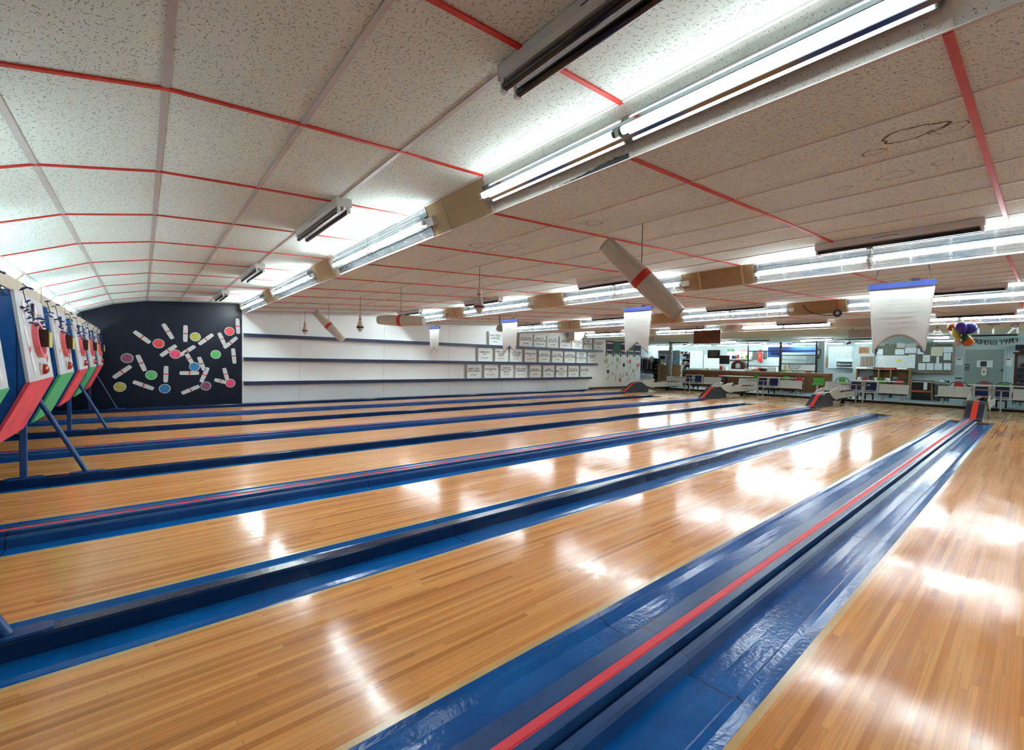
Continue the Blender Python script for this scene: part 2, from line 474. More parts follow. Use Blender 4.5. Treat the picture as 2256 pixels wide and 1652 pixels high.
# lanes
edges = [(-0.4415, DLO[1])]+[(DLO[k]+dw(k), DLO[k+1]) for k in range(1, 8)]+[(-2.062, -1.003), (-3.88, -2.82)]
for i, (a, b) in enumerate(edges):
    g = MB(); g.box(-1.75, XFOUL-0.002, a+.028, b-.028, -0.05, 0.0, 0)
    g.box(-1.75, XFOUL-0.002, a, a+.028, -0.05, 0.0, 1); g.box(-1.75, XFOUL-0.002, b-.028, b, -0.05, 0.0, 1)
    o = g.build('bowling_lane', [M_LANE, M_EDGE])
    where = ['in the lower right corner, right of the red track', 'the foreground one left of the red track',
             'third from the camera, behind the nearest plain divider', 'fourth from the camera, behind the second red track',
             'fifth from the camera', 'sixth from the camera', 'seventh from the camera', 'farthest, beside the white side wall', 'first beyond the right edge of the view', 'second beyond the right edge of the view'][i]
    tag(o, 'glossy strip-wood bowling lane, '+where, 'bowling lane', 'wooden bowling lanes')

def divider(k, lo, w, ret):
    xs, xe = -1.75, XFOUL
    if ret:
        near = [(0, 0), (.012, -.02), (.06, -.03), (.085, -.022), (.10, -.038), (.19, -.042), (.275, -.04)]
        rail2 = [(.275, -.042), (.277, .018), (.288, .032), (.318, .032), (.332, .018), (.335, -.008), (.345, -.008)]
        rail1 = [(.345, -.008), (.348, .048), (.352, .052), (.386, .052), (.389, .048)]
        red = [(.386, .052), (.390, .047), (.408, .036), (.430, .050)]
        left = [(.428, .047), (.434, .054), (.498, .054), (.513, .044), (.518, -.04)]
        far = [(.518, -.04), (.58, -.042), (.69, -.038), (.72, -.022), (.745, -.018), (w, 0)]
        lab = 'blue gutters with red ball return track, '+{1: 'running through the foreground', 3: 'second red track from the camera', 5: 'third red track from the camera', 7: 'farthest red track, beside the mural wall', -1: 'beyond the right edge of the view'}[k]
        name = 'ball_return_divider'
        rails = [('center_rail', rail2, M_RAILB, XFOUL-.25), ('center_rail', rail1, M_RAILB, XFOUL+.06), ('center_rail', left, M_RAILB, XFOUL+.06)]
    else:
        near = [(0, 0), (.01, -.018), (.07, -.028), (.10, -.021), (.12, -.034), (.266, -.036)]
        rails = [('center_rail', [(.266, -.036), (.268, .038), (.278, .049), (.35, .049), (.362, .038), (.366, -.036)], M_NAVYR, XFOUL-.35)]
        far = [(.366, -.036), (.47, -.036), (.53, -.020), (w, 0)]
        name = 'gutter_divider'
        lab = 'plain blue gutters with one dark centre rail, '+{2: 'behind the foreground lane', 4: 'second plain one, below the leaning blue brace', 6: 'third plain one from the camera', 8: 'last one along the side wall'}.get(k, 'beyond the right edge of the view')
    t = thing(name, lab, 'lane divider', (6.8, lo+w/2, 0), 'dividers between the lanes')
    for pr in (near, far):
        MB().strip([(lo+a, b) for a, b in pr], xs, xe, 0).build('gutter', M_BLUE, t)
    for nm, pr, mt, end in rails:
        g = MB(); P = [(lo+a, b) for a, b in pr]
        g.strip(P, xs, end, 0)
        g.add([(end, y, z) for y, z in P], [tuple(range(len(P)))], 0)
        g.build(nm, mt, t)
    if ret:
        MB().strip([(lo+a, b) for a, b in red], xs, XFOUL+.06, [0, 0, 1]).build('ball_track', [M_RED, M_PINK], t)
    # flat dark plate painted as the shade inside the foul line end pit
    MB().box(XFOUL-.22, XFOUL-.003, lo+.004, lo+w-.004, -.034 if not ret else -.038, -.030 if not ret else -.034).build('end_pit_shade', M_DARK, t)
for k in range(1, 9): divider(k, DLO[k], dw(k), k % 2 == 1)
divider(0, -1.003, .5615, False)
divider(-1, -2.82, .758, True)

# walls
g = MB(); g.box(-3.0, 2.0, YL, YL+.12, -.1, 2.9, 0); g.box(2.0, XAPP, YL, YL+.12, -.1, 2.9, 1)
for xx in (3.4, 5.9, 8.3, 10.75, 13.2, 15.6, 17.95): g.box(xx-.003, xx+.003, YL-.002, YL, 0.0, 2.6, 2)
wall_left = g.build('wall_left', [M_NAVYW, M_WHITE, M_GREYP], kind='structure')
MB().box(-3.0, 15.9, YL-.18, YL-.001, -.02, 0.03).build('baseboard_left', M_NAVYR, kind='structure')
MB().box(15.9, XAPP-.02, YL-.05, YL-.001, 0.001, 0.10).build('baseboard_left', mat('dark_red_base', (.06, .018, .012), .5), kind='structure')
MB().box(-3.1, -3.0, YR, YL, -.1, 2.9).build('wall_front', M_NAVYW, kind='structure')
MB().box(-3.0, 30.0, YR-.1, YR, -.1, 2.9).build('wall_right', M_WHITE, kind='structure')
MB().box(XBACK, XBACK+.1, YR, 22.0, -.05, 2.9).build('wall_back', M_WALLB, kind='structure')
MB().box(XAPP, 30.0, 22.0, 22.1, -.05, 2.9).build('wall_left', M_WALLB, kind='structure')

# stepped ceiling: every section climbs away from the pins and ends in a face with the lamps
STEP = [(1.93, 2.613, 2.04, 2.362), (6.30, 2.62, 6.41, 2.368), (10.77, 2.622, 10.85, 2.352), (15.09, 2.60, 15.18, 2.372)]
SEC = [[(-1.32, 1.80), (-1.03, 2.152), (-.487, 2.375), (.09, 2.50), (.69, 2.545), (1.28, 2.58), (1.93, 2.613)],
       [(2.04, 2.362), (6.30, 2.62)], [(6.41, 2.368), (10.77, 2.622)], [(10.85, 2.352), (15.09, 2.60)]]
RY = lambda k: 2.67+1.219*(k-1)
def quadsheet(g, pl, y0, y1, mi):
    for (xa, za), (xb, zb) in zip(pl[:-1], pl[1:]):
        g.add([(xa, y0, za), (xb, y0, zb), (xb, y1, zb), (xa, y1, za)], [(0, 1, 2, 3)], mi)
g = MB()
for pl in SEC: quadsheet(g, pl, YR, YL, 0)
quadsheet(g, [(15.18, 2.372), (XAPP, 2.40)], YR, YL, 0)
quadsheet(g, [(XAPP, 2.40), (XBACK, 2.43)], YR, 22.0, 0)
bay = [YR]+[RY(k) for k in range(-4, 10)]+[YL]
for i, (xu, zu, xl, zl) in enumerate(STEP):
    for a, b in zip(bay[:-1], bay[1:]):
        mi = {0: (1 if b < 2.8 else 2), 1: 3, 2: 3, 3: 4}[i]
        if i == 1 and a > 5: mi = 2
        if i == 2 and a > 4: mi = 3
        if i == 2 and a > 6.5: mi = 2
        quadsheet(g, [(xu, zu), (xl, zl)], a, b, mi)
# roof above so that no light leaks
g.box(-3.0, 30.0, YR, 22.0, 2.9, 3.0, 5)
ceiling = g.build('ceiling', [M_TILE, M_TILEW, M_TAN, M_BROWNB, M_BEIGE, M_DARK], kind='structure')

def bar_along_x(pl, y, w, mt, name, dz=.009):
    g = MB()
    for (xa, za), (xb, zb) in zip(pl[:-1], pl[1:]):
        v = [(xa, y-w/2, za-dz), (xb, y-w/2, zb-dz), (xb, y+w/2, zb-dz), (xa, y+w/2, za-dz),
             (xa, y-w/2, za+.001), (xb, y-w/2, zb+.001), (xb, y+w/2, zb+.001), (xa, y+w/2, za+.001)]
        g.add(v, [(0, 1, 2, 3), (0, 4, 5, 1), (3, 2, 6, 7), (0, 3, 7, 4), (1, 5, 6, 2)], 0)
    return g.build(name, mt, ceiling)
for si, pl in enumerate(SEC):
    for k in range(-3, 10):
        if RY(k) > YL-.05: continue
        bar_along_x(pl[1:] if si == 0 else pl, RY(k), .026, M_GRIDR, 'red_grid_bar')
    if si == 0:
        for y in [RY(k) for k in range(0, 10)]: bar_along_x([pl[0], pl[1]], y-.05, .05, M_TAN, 'drop_panel_bar')
def bar_along_y(x, z, y0, y1, w, mt, name='grey_grid_bar', slope=0.0, dz=.006):
    g = MB(); h = w/2
    v = [(x-h, y0, z-h*slope-dz), (x+h, y0, z+h*slope-dz), (x+h, y1, z+h*slope-dz), (x-h, y1, z-h*slope-dz),
         (x-h, y0, z-h*slope+.001), (x+h, y0, z+h*slope+.001), (x+h, y1, z+h*slope+.001), (x-h, y1, z-h*slope+.001)]
    g.add(v, [(0, 1, 2, 3), (0, 4, 5, 1), (3, 2, 6, 7), (0, 3, 7, 4), (1, 5, 6, 2)], 0)
    return g.build(name, mt, ceiling)
for x, z in SEC[0][1:-1]: bar_along_y(x, z, YR, YL, .030, M_GRID, slope=.12)
for pl in SEC[1:]:
    (xa, za), (xb, zb) = pl
    sl = (zb-za)/(xb-xa)
    for i in range(1, 7):
        x = xa+.61*i
        bar_along_y(x, za+sl*(x-xa), YR, YL, .022, M_GRIDW, slope=sl)
for x in (16.4, 17.6, 18.8): bar_along_y(x, 2.372+.0058*(x-15.18), YR, YL, .022, M_GRIDW)
# corner trims and seams on the lamp faces
for i, (xu, zu, xl, zl) in enumerate(STEP):
    bar_along_y(xu, zu, YR, YL, .035, M_GRIDW if i == 0 else M_TAN, 'step_corner_trim', dz=.008)
    bar_along_y(xl, zl, YR, YL, .020, M_GRIDW, 'step_edge_trim', dz=.004)
def face_pt(i, a, y, b=0.0):
    """a: 0 at the upper edge .. 1 at the lower edge of a lamp face; b: out from it"""
    xu, zu, xl, zl = STEP[i]
    t = Vector((xl-xu, 0, zl-zu)); n = Vector((t.z, 0, -t.x)).normalized()
    return Vector((xu, y, zu))+t*a+n*b
def face_strip(i, y, w, mt, name, a0=0.0, a1=1.0):
    g = MB(); P = [face_pt(i, a, yy, b) for b in (.004, -.002) for a, yy in ((a0, y-w/2), (a0, y+w/2), (a1, y+w/2), (a1, y-w/2))]
    g.add([tuple(p) for p in P], [(0, 1, 2, 3), (0, 4, 5, 1), (1, 5, 6, 2), (2, 6, 7, 3), (3, 7, 4, 0)], 0)
    return g.build(name, mt, ceiling)
for i in range(4):
    for k in range(-2, 10):
        y = RY(k)
        if y > YL-.1: continue
        red = (i == 2 and k in (1, 2, 4, 7)) or (i == 3 and k in (4,)) or (i == 1 and k in (7,))
        face_strip(i, y, .026, M_GRIDR if red else (M_GRIDW if i == 0 and k < 2 else M_TAN), 'face_seam')
        if i in (0, 1) : face_strip(i, y+.61, .022, M_GRIDW if (i == 0 and k < 1) else M_TAN, 'face_seam')
# torn edge of the tile under the bare strip lamp
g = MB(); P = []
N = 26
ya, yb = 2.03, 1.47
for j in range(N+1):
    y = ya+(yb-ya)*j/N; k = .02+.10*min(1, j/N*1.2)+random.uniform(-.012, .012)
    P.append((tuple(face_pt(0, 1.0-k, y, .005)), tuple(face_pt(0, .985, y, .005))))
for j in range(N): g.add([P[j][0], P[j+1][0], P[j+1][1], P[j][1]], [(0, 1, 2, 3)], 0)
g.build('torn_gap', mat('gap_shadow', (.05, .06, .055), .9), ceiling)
# water stains on the tiles
def sec_z(x):
    for pl in SEC:
        for (xa, za), (xb, zb) in zip(pl[:-1], pl[1:]):
            if xa <= x <= xb: return za+(zb-za)*(x-xa)/(xb-xa)
    return 2.4
M_STAIN = mat('water_stain', (.20, .10, .045), .9, var=.2, scale=40)
M_STAIN2 = mat('faint_stain', (.33, .27, .21), .9, var=.15, scale=40)
def sec_hit(px, py, i):
    (xa, za), (xb, zb) = SEC[i][0], SEC[i][-1]
    d = ray((px, py)); n = Vector((zb-za, 0, -(xb-xa)))
    return CAM + d*(((Vector((xa, 0, za))-CAM).dot(n))/d.dot(n))
for i, (cx, cy, sx, sy, rot, mt, wd) in enumerate([(2010, 293, .120, .052, .1, M_STAIN, .010), (1925, 335, .05, .026, .1, M_STAIN, .005), (2090, 282, .07, .035, .1, M_STAIN, .004), (1972, 385, .085, .045, .1, M_STAIN, .005),
                                          (1862, 413, .04, .026, .1, M_STAIN, .004), (2075, 357, .045, .025, .1, M_STAIN, .004), (1112, 547, .21, .085, .05, M_STAIN2, .009),
                                          (1058, 540, .11, .06, .1, M_STAIN2, .008), (1308, 492, .06, .045, .1, M_STAIN2, .008)]):
    c = sec_hit(cx, cy, 1)
    g = MB(); n = 44; ph = random.random()*6
    pts = []
    for j in range(n):
        a = 2*PI*j/n; k = 1+.10*math.sin(3*a+ph)+.06*math.sin(7*a+2*ph)+random.uniform(-.04, .04)
        v, u = sx*k*math.cos(a), sy*k*math.sin(a)*1.6
        pts.append((c.x+u*math.cos(rot)+v*.0, c.y+v))
    for j in range(n):
        (x0, y0), (x1, y1) = pts[j], pts[(j+1) % n]
        w = wd*(.5+random.random())
        d = Vector((x1-x0, y1-y0, 0)); nn = Vector((-d.y, d.x, 0)).normalized()*w/2
        q = [(x0+nn.x, y0+nn.y), (x1+nn.x, y1+nn.y), (x1-nn.x, y1-nn.y), (x0-nn.x, y0-nn.y)]
        g.add([(x, y, sec_z(x)-.002) for x, y in q], [(0, 1, 2, 3)], 0)
    g.build('water_stain', mt, ceiling)

# ================================================================== LAMPS
def face_matrix(i):
    xu, zu, xl, zl = STEP[i]
    t = Vector((xl-xu, 0, zl-zu)).normalized(); n = Vector((t.z, 0, -t.x)).normalized()
    M = Matrix(((t.x, 0, n.x, (xu+xl)/2), (0, 1, 0, 0), (t.z, 0, n.z, (zu+zl)/2), (0, 0, 0, 1)))
    return M                      # local (a down the face, y, b out of the face)
def tube_y(g, a, b, y0, y1, r, n, mi, M):
    g.tube([(a, y0, b), (a, y1, b)], r, n, mi, True, M)
def lamp(i, yc, label, lens=True, L=1.225):
    M = face_matrix(i)
    base = M @ Vector((0, yc, 0))
    t = thing('fluorescent_lamp', label, 'ceiling lamp', base, 'lit fluorescent lamps on the ceiling steps')
    if lens:
        g = MB(); g.prism([(-.128, .001), (.128, .001), (.128, .006), (.05, .012), (.045, .045), (-.045, .045), (-.05, .012), (-.128, .006)], yc-L, yc+L, 'y', 0, M)
        g.build('reflector', M_ALU, t)
        n = 14
        prof = [(-.132*math.cos(PI*j/n), .100*math.sin(PI*j/n)**.8+.004) for j in range(n+1)]
        for y0, y1 in ((yc-L, yc-.012), (yc+.012, yc+L)):
            g = MB()
            for j in range(n):
                (a0, b0), (a1, b1) = prof[j], prof[j+1]
                g.add([(a0, y0, b0), (a1, y0, b1), (a1, y1, b1), (a0, y1, b0)], [(0, 1, 2, 3)], 0, True, M)
            weld(g).build('lens', M_LENS, t)
        for y in (yc-L, yc, yc+L):
            g = MB()
            for j in range(n):
                (a0, b0), (a1, b1) = prof[j], prof[j+1]
                k = .93
                g.add([(a0, y-.004, b0), (a1, y-.004, b1), (a1, y+.004, b1), (a0, y+.004, b0)], [(0, 1, 2, 3)], 0, True, M)
            weld(g).build('lens_joint', M_GREYP, t)
        for a in (-.062, .062):
            b0 = .100*math.sin(math.acos(-a/.132))**.8+.002
            MB().box(a-.0025, a+.0025, yc-L, yc+L, b0-.001, b0+.005, 0, M).build('lens_crease', M_CREASE, t)
        for a in (-.135, .122): MB().box(a, a+.013, yc-L, yc+L, 0, .016, 0, M).build('edge_rail', M_METALW, t)
        MB().box(-.03, .04, yc-L-.11, yc-L, .0, .05, 0, M).build('end_box', M_METALW, t)
        b = .064
    else:
        g = MB(); g.prism([(-.055, .0), (.055, .0), (.055, .03), (.03, .042), (-.03, .042), (-.055, .03)], yc-L, yc+L, 'y', 0, M)
        g.build('channel', M_ALU, t)
        for s in (-1, 1):
            g = MB(); g.prism([(s*.05, .028), (s*.062, .034), (s*.062, .042), (s*.048, .036)], yc-L, yc+L, 'y', 0, M)
            g.build('reflector', M_ALU, t)
        b = .072
    for y0, y1 in ((yc-L+.03, yc-.03), (yc+.03, yc+L-.03)):
        g = MB(); tube_y(g, 0, b, y0, y1, .021 if not lens else .019, 12, 0, M); tb = g.build('tube', M_TUBE if lens or i else M_TUBE_B, t)
        for ye, s in ((y0, -1), (y1, 1)):
            g = MB(); tube_y(g, 0, b, ye, ye+s*.016, .0205, 12, 0, M)
            g.build('tube_cap', M_CAPG if not lens else M_STEEL, tb)
    for y in (yc-L+.015, yc, yc+L-.015): MB().box(-.018, .018, y-.012, y+.012, .03, b+.016, 0, M).build('socket', M_METALW, t)
place = ['nearest bay', 'second bay', 'third bay', 'farthest bay', 'unseen bay added beyond the right edge']
stepn = ['first ceiling step', 'second ceiling step', 'third ceiling step', 'last ceiling step']
for i in range(4):
    for j, yc in enumerate((1.27, 4.77, 8.24, 11.72, -2.2)):  # last bay is unseen, added for more light near the camera
        bare = (i == 0 and j == 0) or (i == 3 and j == 1)
        if i == 0 and j == 0: lab = 'long bare fluorescent strip with glowing tubes, near ceiling step, top right'
        elif bare: lab = 'bare twin-tube fluorescent strip without cover, on the last ceiling step'
        else: lab = 'fluorescent lamp under clear ribbed cover, %s, %s' % (place[j], stepn[i])
        y = 1.46 if (i == 0 and j == 0) else (5.08 if (i == 3 and j == 1) else yc)
        lamp(i, y, lab, not bare)

# unlit twin-tube fittings with dark ultraviolet tubes, one above every ball track in each section
def uv_fitting(name, label, loc, ang):
    t = thing(name, label, 'ceiling fitting', loc, 'unlit dark-tube fittings under the ceiling')
    L = .625
    g = MB(); o = Vector(loc)
    T = Matrix.Translation(o)
    g.prism([(-.062, 0), (.062, 0), (.062, -.045), (.050, -.066), (-.050, -.066), (-.062, -.045)], -L, L, 'y', 0, T); g.build('housing', M_METALW, t)
    for y in (-L-.006, L): MB().box(-.064, .064, y, y+.006, -.07, 0, 0, T).build('end_plate', M_METALW, t)
    for s in (-1, 1):
        g = MB(); g.tube([(s*.040, -L+.02, -.096), (s*.040, L-.02, -.096)], .020, 12, 0, True, T); tb = g.build('tube', M_UV, t)
        for y in (-L+.012, L-.012): MB().box(s*.040-.013, s*.040+.013, y-.012, y+.012, -.118, -.062, 0, T).build('socket', M_METALW, tb)
    MB().box(-.004, .004, -L+.02, L-.02, -.085, -.066, 0, T).build('center_fin', M_STEEL, t)
    for x in (.0622, -.0630): MB().box(x, x+.0008, -.06, .14, -.03, -.026, 0, T).build('slot', M_BLACK, t)
    t.rotation_euler.y = ang
    return t
secn = ['over the pin end', 'in the second ceiling section', 'in the third ceiling section', 'in the last ceiling section']
uv0 = None
for i, (x, k) in enumerate(((1.29, .055), (5.66, .0605), (10.1, .058), (14.38, .058))):
    for j, d in enumerate((1, 3, 5, 7)):
        loc = (x, DC[d]-.02, sec_z(x)-.003)
        lab = 'unlit fitting with two dark tubes %s, %s' % (secn[i], ['cut by the top edge' if i == 0 else 'nearest of its row', 'second of its row', 'third of its row', 'farthest of its row'][j])
        if uv0 is None: uv0 = uv_fitting('ultraviolet_fitting', lab, loc, -k)
        else:
            o = dup(uv0, loc, lab); o.rotation_euler.y = -k

# ================================================================== SIDE WALL: painted pins and balls, shelves, sponsor boards
M_PPIN = mat('painted_pin_white', (.62, .66, .68), .5, var=.12, scale=25)
M_PBAND = mat('painted_band_red', (.62, .06, .05), .5)
PBALL = {'red': (.80, .075, .09), 'yellow': (.50, .50, .09), 'pink': (.82, .08, .20), 'green': (.10, .56, .16), 'purple': (.26, .085, .17), 'blue': (.03, .22, .50)}
M_PBALL = {k: mat('painted_ball_'+k, c, .5, var=.25, scale=30) for k, c in PBALL.items()}
def wpt(u, v): return at(150+u*.22163, 640+v*.22163, Y=YL-.006)
def flat_pin(a, b, w, y, name, mt, bandm, parent, band=.5):
    d = (b-a); L = d.length; d.normalize(); n = Vector((-d.z, 0, d.x))
    out = [(0, .30), (.03, .42), (.12, .46), (.5, .5), (.88, .46), (.97, .42), (1, .30)]
    P = [a+d*L*t+n*w*k for t, k in out]+[a+d*L*t-n*w*k for t, k in reversed(out)]
    g = MB(); N = len(P)
    g.add([(p.x, y, p.z) for p in P]+[(p.x, y+.004, p.z) for p in P], [tuple(range(N))]+[(i, (i+1) % N, N+(i+1) % N, N+i) for i in range(N)], 0)
    o = g.build(name, mt, parent)
    q = [a+d*L*(band-.035)+n*w*.5, a+d*L*(band+.035)+n*w*.5, a+d*L*(band+.035)-n*w*.5, a+d*L*(band-.035)-n*w*.5]
    MB().add([(p.x, y-.0015, p.z) for p in q], [(0, 1, 2, 3)], 0).build('painted_band', bandm, o)
    return o
def flat_disc(c, r, y, name, mt, parent, rim=None):
    g = MB(); N = 28
    P = [(c.x+r*math.cos(2*PI*i/N), y, c.z+r*math.sin(2*PI*i/N)) for i in range(N)]
    g.add(P+[(x, y+.004, z) for x, _, z in P], [tuple(range(N))]+[(i, (i+1) % N, N+(i+1) % N, N+i) for i in range(N)], 0)
    o = g.build(name, mt, parent)
    if rim:
        P2 = [(c.x+r*1.14*math.cos(2*PI*i/N), y+.001, c.z+r*1.14*math.sin(2*PI*i/N)) for i in range(N)]
        P1 = [(x, y-.001, z) for x, _, z in P]
        MB().add(P1+P2, [(i, (i+1) % N, N+(i+1) % N, N+i) for i in range(N)], 0).build('painted_rim', rim, o)
    return o
for a, b in [((655, 405), (815, 520)), ((945, 330), (1040, 480)), ((1168, 345), (1165, 510)), ((1440, 435), (1300, 535)), ((1500, 420), (1560, 545)), ((1680, 465), (1550, 570)),
             ((1683, 278), (1692, 430)), ((1640, 575), (1655, 725)), ((1075, 545), (920, 650)), ((1262, 552), (1110, 645)), ((1170, 615), (1240, 735)), ((1300, 660), (1355, 795)),
             ((1390, 765), (1322, 910)), ((1108, 820), (1302, 820)), ((975, 750), (970, 912)), ((690, 640), (765, 800)), ((625, 750), (450, 868)), ((645, 905), (850, 978)),
             ((1305, 950), (1130, 1022)), ((1550, 770), (1585, 890)), ((1455, 885), (1575, 915))]:
    flat_pin(wpt(*a), wpt(*b), .095, YL-.005, 'painted_pin', M_PPIN, M_PBAND, wall_left)
for (u, v), c in [((900, 527), 'red'), ((1605, 405), 'red'), ((1265, 460), 'yellow'), ((1067, 632), 'pink'), ((1468, 635), 'green'), ((587, 672), 'purple'), ((827, 840), 'green'),
                  ((1257, 757), 'blue'), ((961, 975), 'blue'), ((1370, 948), 'purple'), ((1613, 920), 'pink'), ((515, 958), 'yellow')]:
    flat_disc(wpt(u, v), .098, YL-.008, 'painted_ball', M_PBALL[c], wall_left, M_PPIN)
# second mural on the white wall near the concourse
def wp2(u, v): return at(1325+u*.07262, 740+v*.07262, Y=YL-.006)
M_PP2 = mat('pale_painted_pin', (.62, .64, .62), .5)
for a, b in [((170, 640), (200, 850)), ((300, 740), (360, 900)), ((150, 970), (270, 860)), ((440, 820), (500, 1040)), ((600, 730), (530, 880)), ((830, 830), (760, 740)), ((900, 880), (850, 1060)),
             ((270, 1160), (150, 1340)), ((290, 1060), (390, 1210)), ((430, 1160), (430, 1370)), ((560, 1110), (550, 1290)), ((690, 1140), (590, 1300)), ((880, 1200), (790, 1380)),
             ((1030, 1120), (980, 1300)), ((950, 1090), (890, 1200)), ((1120, 640), (1080, 740)), ((1060, 830), (1100, 1100))]:
    flat_pin(wp2(*a), wp2(*b), .075, YL-.005, 'painted_pin', M_PP2, M_INK, wall_left)
for (u, v), c in [((125, 770), 'yellow'), ((493, 718), 'green'), ((865, 775), 'red'), ((1118, 885), 'red'), ((972, 1050), 'yellow'), ((563, 1340), 'red')]:
    flat_disc(wp2(u, v), .10, YL-.008, 'painted_ball', M_PBALL[c], wall_left)
for (u, v), mm in [((680, 880), M_INK), ((200, 1080), M_NAVY), ((775, 1160), M_GREYP)]:
    flat_disc(wp2(u, v), .10, YL-.008, 'painted_ball', mm, wall_left)

SHELF = []
for i, (p0, p1, xe) in enumerate([((737.7, 533.5), (773.5, 1326), 16.7), ((791.5, 533.5), (802, 1311), 16.35), ((845, 533.5), (832, 1296), 15.95)]):
    z0 = at(536, p0[0], Y=YL-.13).z; z1 = at(p1[1], p1[0], Y=YL-.13).z
    z = (z0+z1)/2
    lab = 'white wall shelf with navy front edge, %s of three' % ['top', 'middle', 'bottom'][i]
    t = thing('wall_shelf', lab, 'shelf', (9.0, YL-.07, z), 'long shelves on the white side wall')
    MB().box(2.02, xe-.03, YL-.125, YL, z+.035, z+.055).build('shelf_board', M_WHITE, t)
    MB().box(2.02, xe, YL-.145, YL-.125, z-.047, z+.047).build('front_edge', M_NAVY, t)
    SHELF.append((z+.055, xe))
SIGNS = [[(395, 528, "WALTER'S\nGARAGE", '742-2651'), (735, 885, 'COX YOUNG &\nSONS ENG. LTD.', '637-3400'), (900, 1035, 'HEAD OF\nTHE HARBOUR', 'BARRINGTON'), (1050, 1175, 'DAY CARE\nCENTRE LTD.', '637-2400'),
          (1195, 1320, 'UNDERWOOD\nSUPPLY SERVICES', 'TEL 902-637-1234'), (1330, 1450, 'Mariner\nBoat Building\nLimited', '637-2210'), (1470, 1560, 'BILL\nRUDOLPH', '745-2344'), (1580, 1685, 'BRIAN ATKINSON\nELECTRICAL', '637-2790')],
         [(275, 420, 'AABEE FUELS\nLTD.', 'TEL. 902-656-8871'), (465, 600, 'DIRECT POINT\nTOWING\nLIMITED', '637-3322'), (635, 770, 'Home Comfort\n& BUILDING\nSUPPLIES', '637-3500'), (800, 930, 'LOBSTER WORLD\nINC.', 'TEL. 902-656-3400'),
          (960, 1085, 'SEACOAST\nPHYSIOTHERAPY', '637-4330'), (1110, 1230, 'ST. CLAIR\nSPORT STORE', '745-2760'), (1250, 1370, 'Nickerson\nHOME HARDWARE\nBUILDING CENTRE', '637-2210'), (1385, 1490, 'SHORE\nROAD\nAUTOMOTIVE', '637-2113'), (1515, 1605, 'SAND BEACH\nRENTAL', 'TEL 902-645-2300')],
         [(150, 300, 'NAPA COX\nAUTO PARTS', '637-2227'), (345, 485, 'AABEE PROPANE\nLTD.', 'TEL. 902-656-8871'), (530, 660, "CONRAD'S\nSEPTIC TANK\nSERVICE", '637-3000'), (700, 820, 'PAUL JONES\nDRYWALL', '637-3037 - 637-7755'), (860, 985, 'JIM HUBLEY\nAUTO & SALVAGE', '637-2200'),
          (1015, 1130, 'SEASIDE\nVARIETY STORE', '745-2330'), (1160, 1275, 'KEN\nMACK AUTO', 'BARRINGTON\n637-2288'), (1300, 1410, "MATTHEWS'\nROOFING LTD.", '637-3100'), (1435, 1525, 'SOUTH SIDE\nSCHOOL SHOP', '745-2110')]]
M_SIGN = mat('sign_board_white', (.80, .84, .84), .5, var=.02)
hpx = [.50, .46, .46]
for r, row in enumerate(SIGNS):
    zb, xe = SHELF[r]
    for i, (u0, u1, big, small) in enumerate(row):
        px0, px1 = 1000+u0*.19504, 1000+u1*.19504
        xa, xb = at(px0, 780, Y=YL-.06).x, at(px1, 780, Y=YL-.06).x
        w = xb-xa; h = .50
        xc = (xa+xb)/2
        nth = ['first', 'second', 'third', 'fourth', 'fifth', 'sixth', 'seventh', 'eighth', 'ninth'][i]
        t = thing('sponsor_board', 'white lettered board on the %s wall shelf, %s from the left' % (['top', 'middle', 'bottom'][r], nth), 'sign', (xc, YL-.05, zb), 'lettered boards on the wall shelves')
        MB().box(xa, xb, YL-.062, YL-.045, zb, zb+h).build('board', M_SIGN, t, bevel=.004)
        MB().box(xa-.05, xa-.03, YL-.05, YL-.002, zb, zb+h).build('side_post', M_GREYP, t)
        nl = big.count('\n')+1; ml = max(len(q) for q in big.split('\n'))
        fs = min(w*1.62/ml, .13)
        tb = textY(big, fs, xc, zb+h*.60, YL-.0635, spacing=.9, bold=.0022); tb.build('lettering', M_INK, t)
        tb = textY(small, min(w*1.35/max(len(small.split('\n')[0]), 1), .07), xc, zb+h*.24, YL-.0635, bold=.0012); tb.build('phone_number', M_INK, t)
        MB().box(xa+.05, xb-.05, YL-.0632, YL-.062, zb+h*.86, zb+h*.868).build('rule_line', M_GREYP, t)
        MB().box(xa+.05, xb-.05, YL-.0632, YL-.062, zb+h*.10, zb+h*.108).build('rule_line', M_GREYP, t)

# bunting of five pointed pennants on the wall near the concourse
t = thing('pennant_bunting', 'row of dark green and navy pennants on the wall above painted balls', 'bunting', wp2(650, 400))
pcol = [(.02, .03, .06), (.03, .16, .10), (.025, .03, .13), (.02, .09, .09), (.015, .02, .06)]
x0, x1 = wp2(140, 400).x, wp2(1195, 480).x
zt, zb_, zm = wp2(140, 130).z, wp2(130, 620).z, wp2(250, 520).z
for i in range(5):
    a = x0+(x1-x0)*i/5; b = x0+(x1-x0)*(i+1)/5; c = (a+b)/2
    g = MB(); g.prism([(a, zt), (b, zt), (b, zb_), (c, zm), (a, zb_)], YL-.012, YL-.007, 'y', 0)
    p = g.build('pennant', mat('pennant_cloth_%d' % i, pcol[i], .7), t)
    if i != 1:
        MB().box(a+.06, b-.06, YL-.0135, YL-.0125, zt-.16, zt-.08).build('white_bar', M_GREYP, p)
        MB().box(a+.06, b-.06, YL-.0135, YL-.0125, zt-.50, zt-.43).build('white_bar', M_GREYP, p)
    for s in (a+.09, b-.09):
        g = MB(); g.prism([(s-.035, zm-.04), (s, zm+.06), (s+.035, zm-.04), (s, zm-.14)], YL-.0135, YL-.0125, 'y', 0); g.build('diamond', M_PAPER, p)
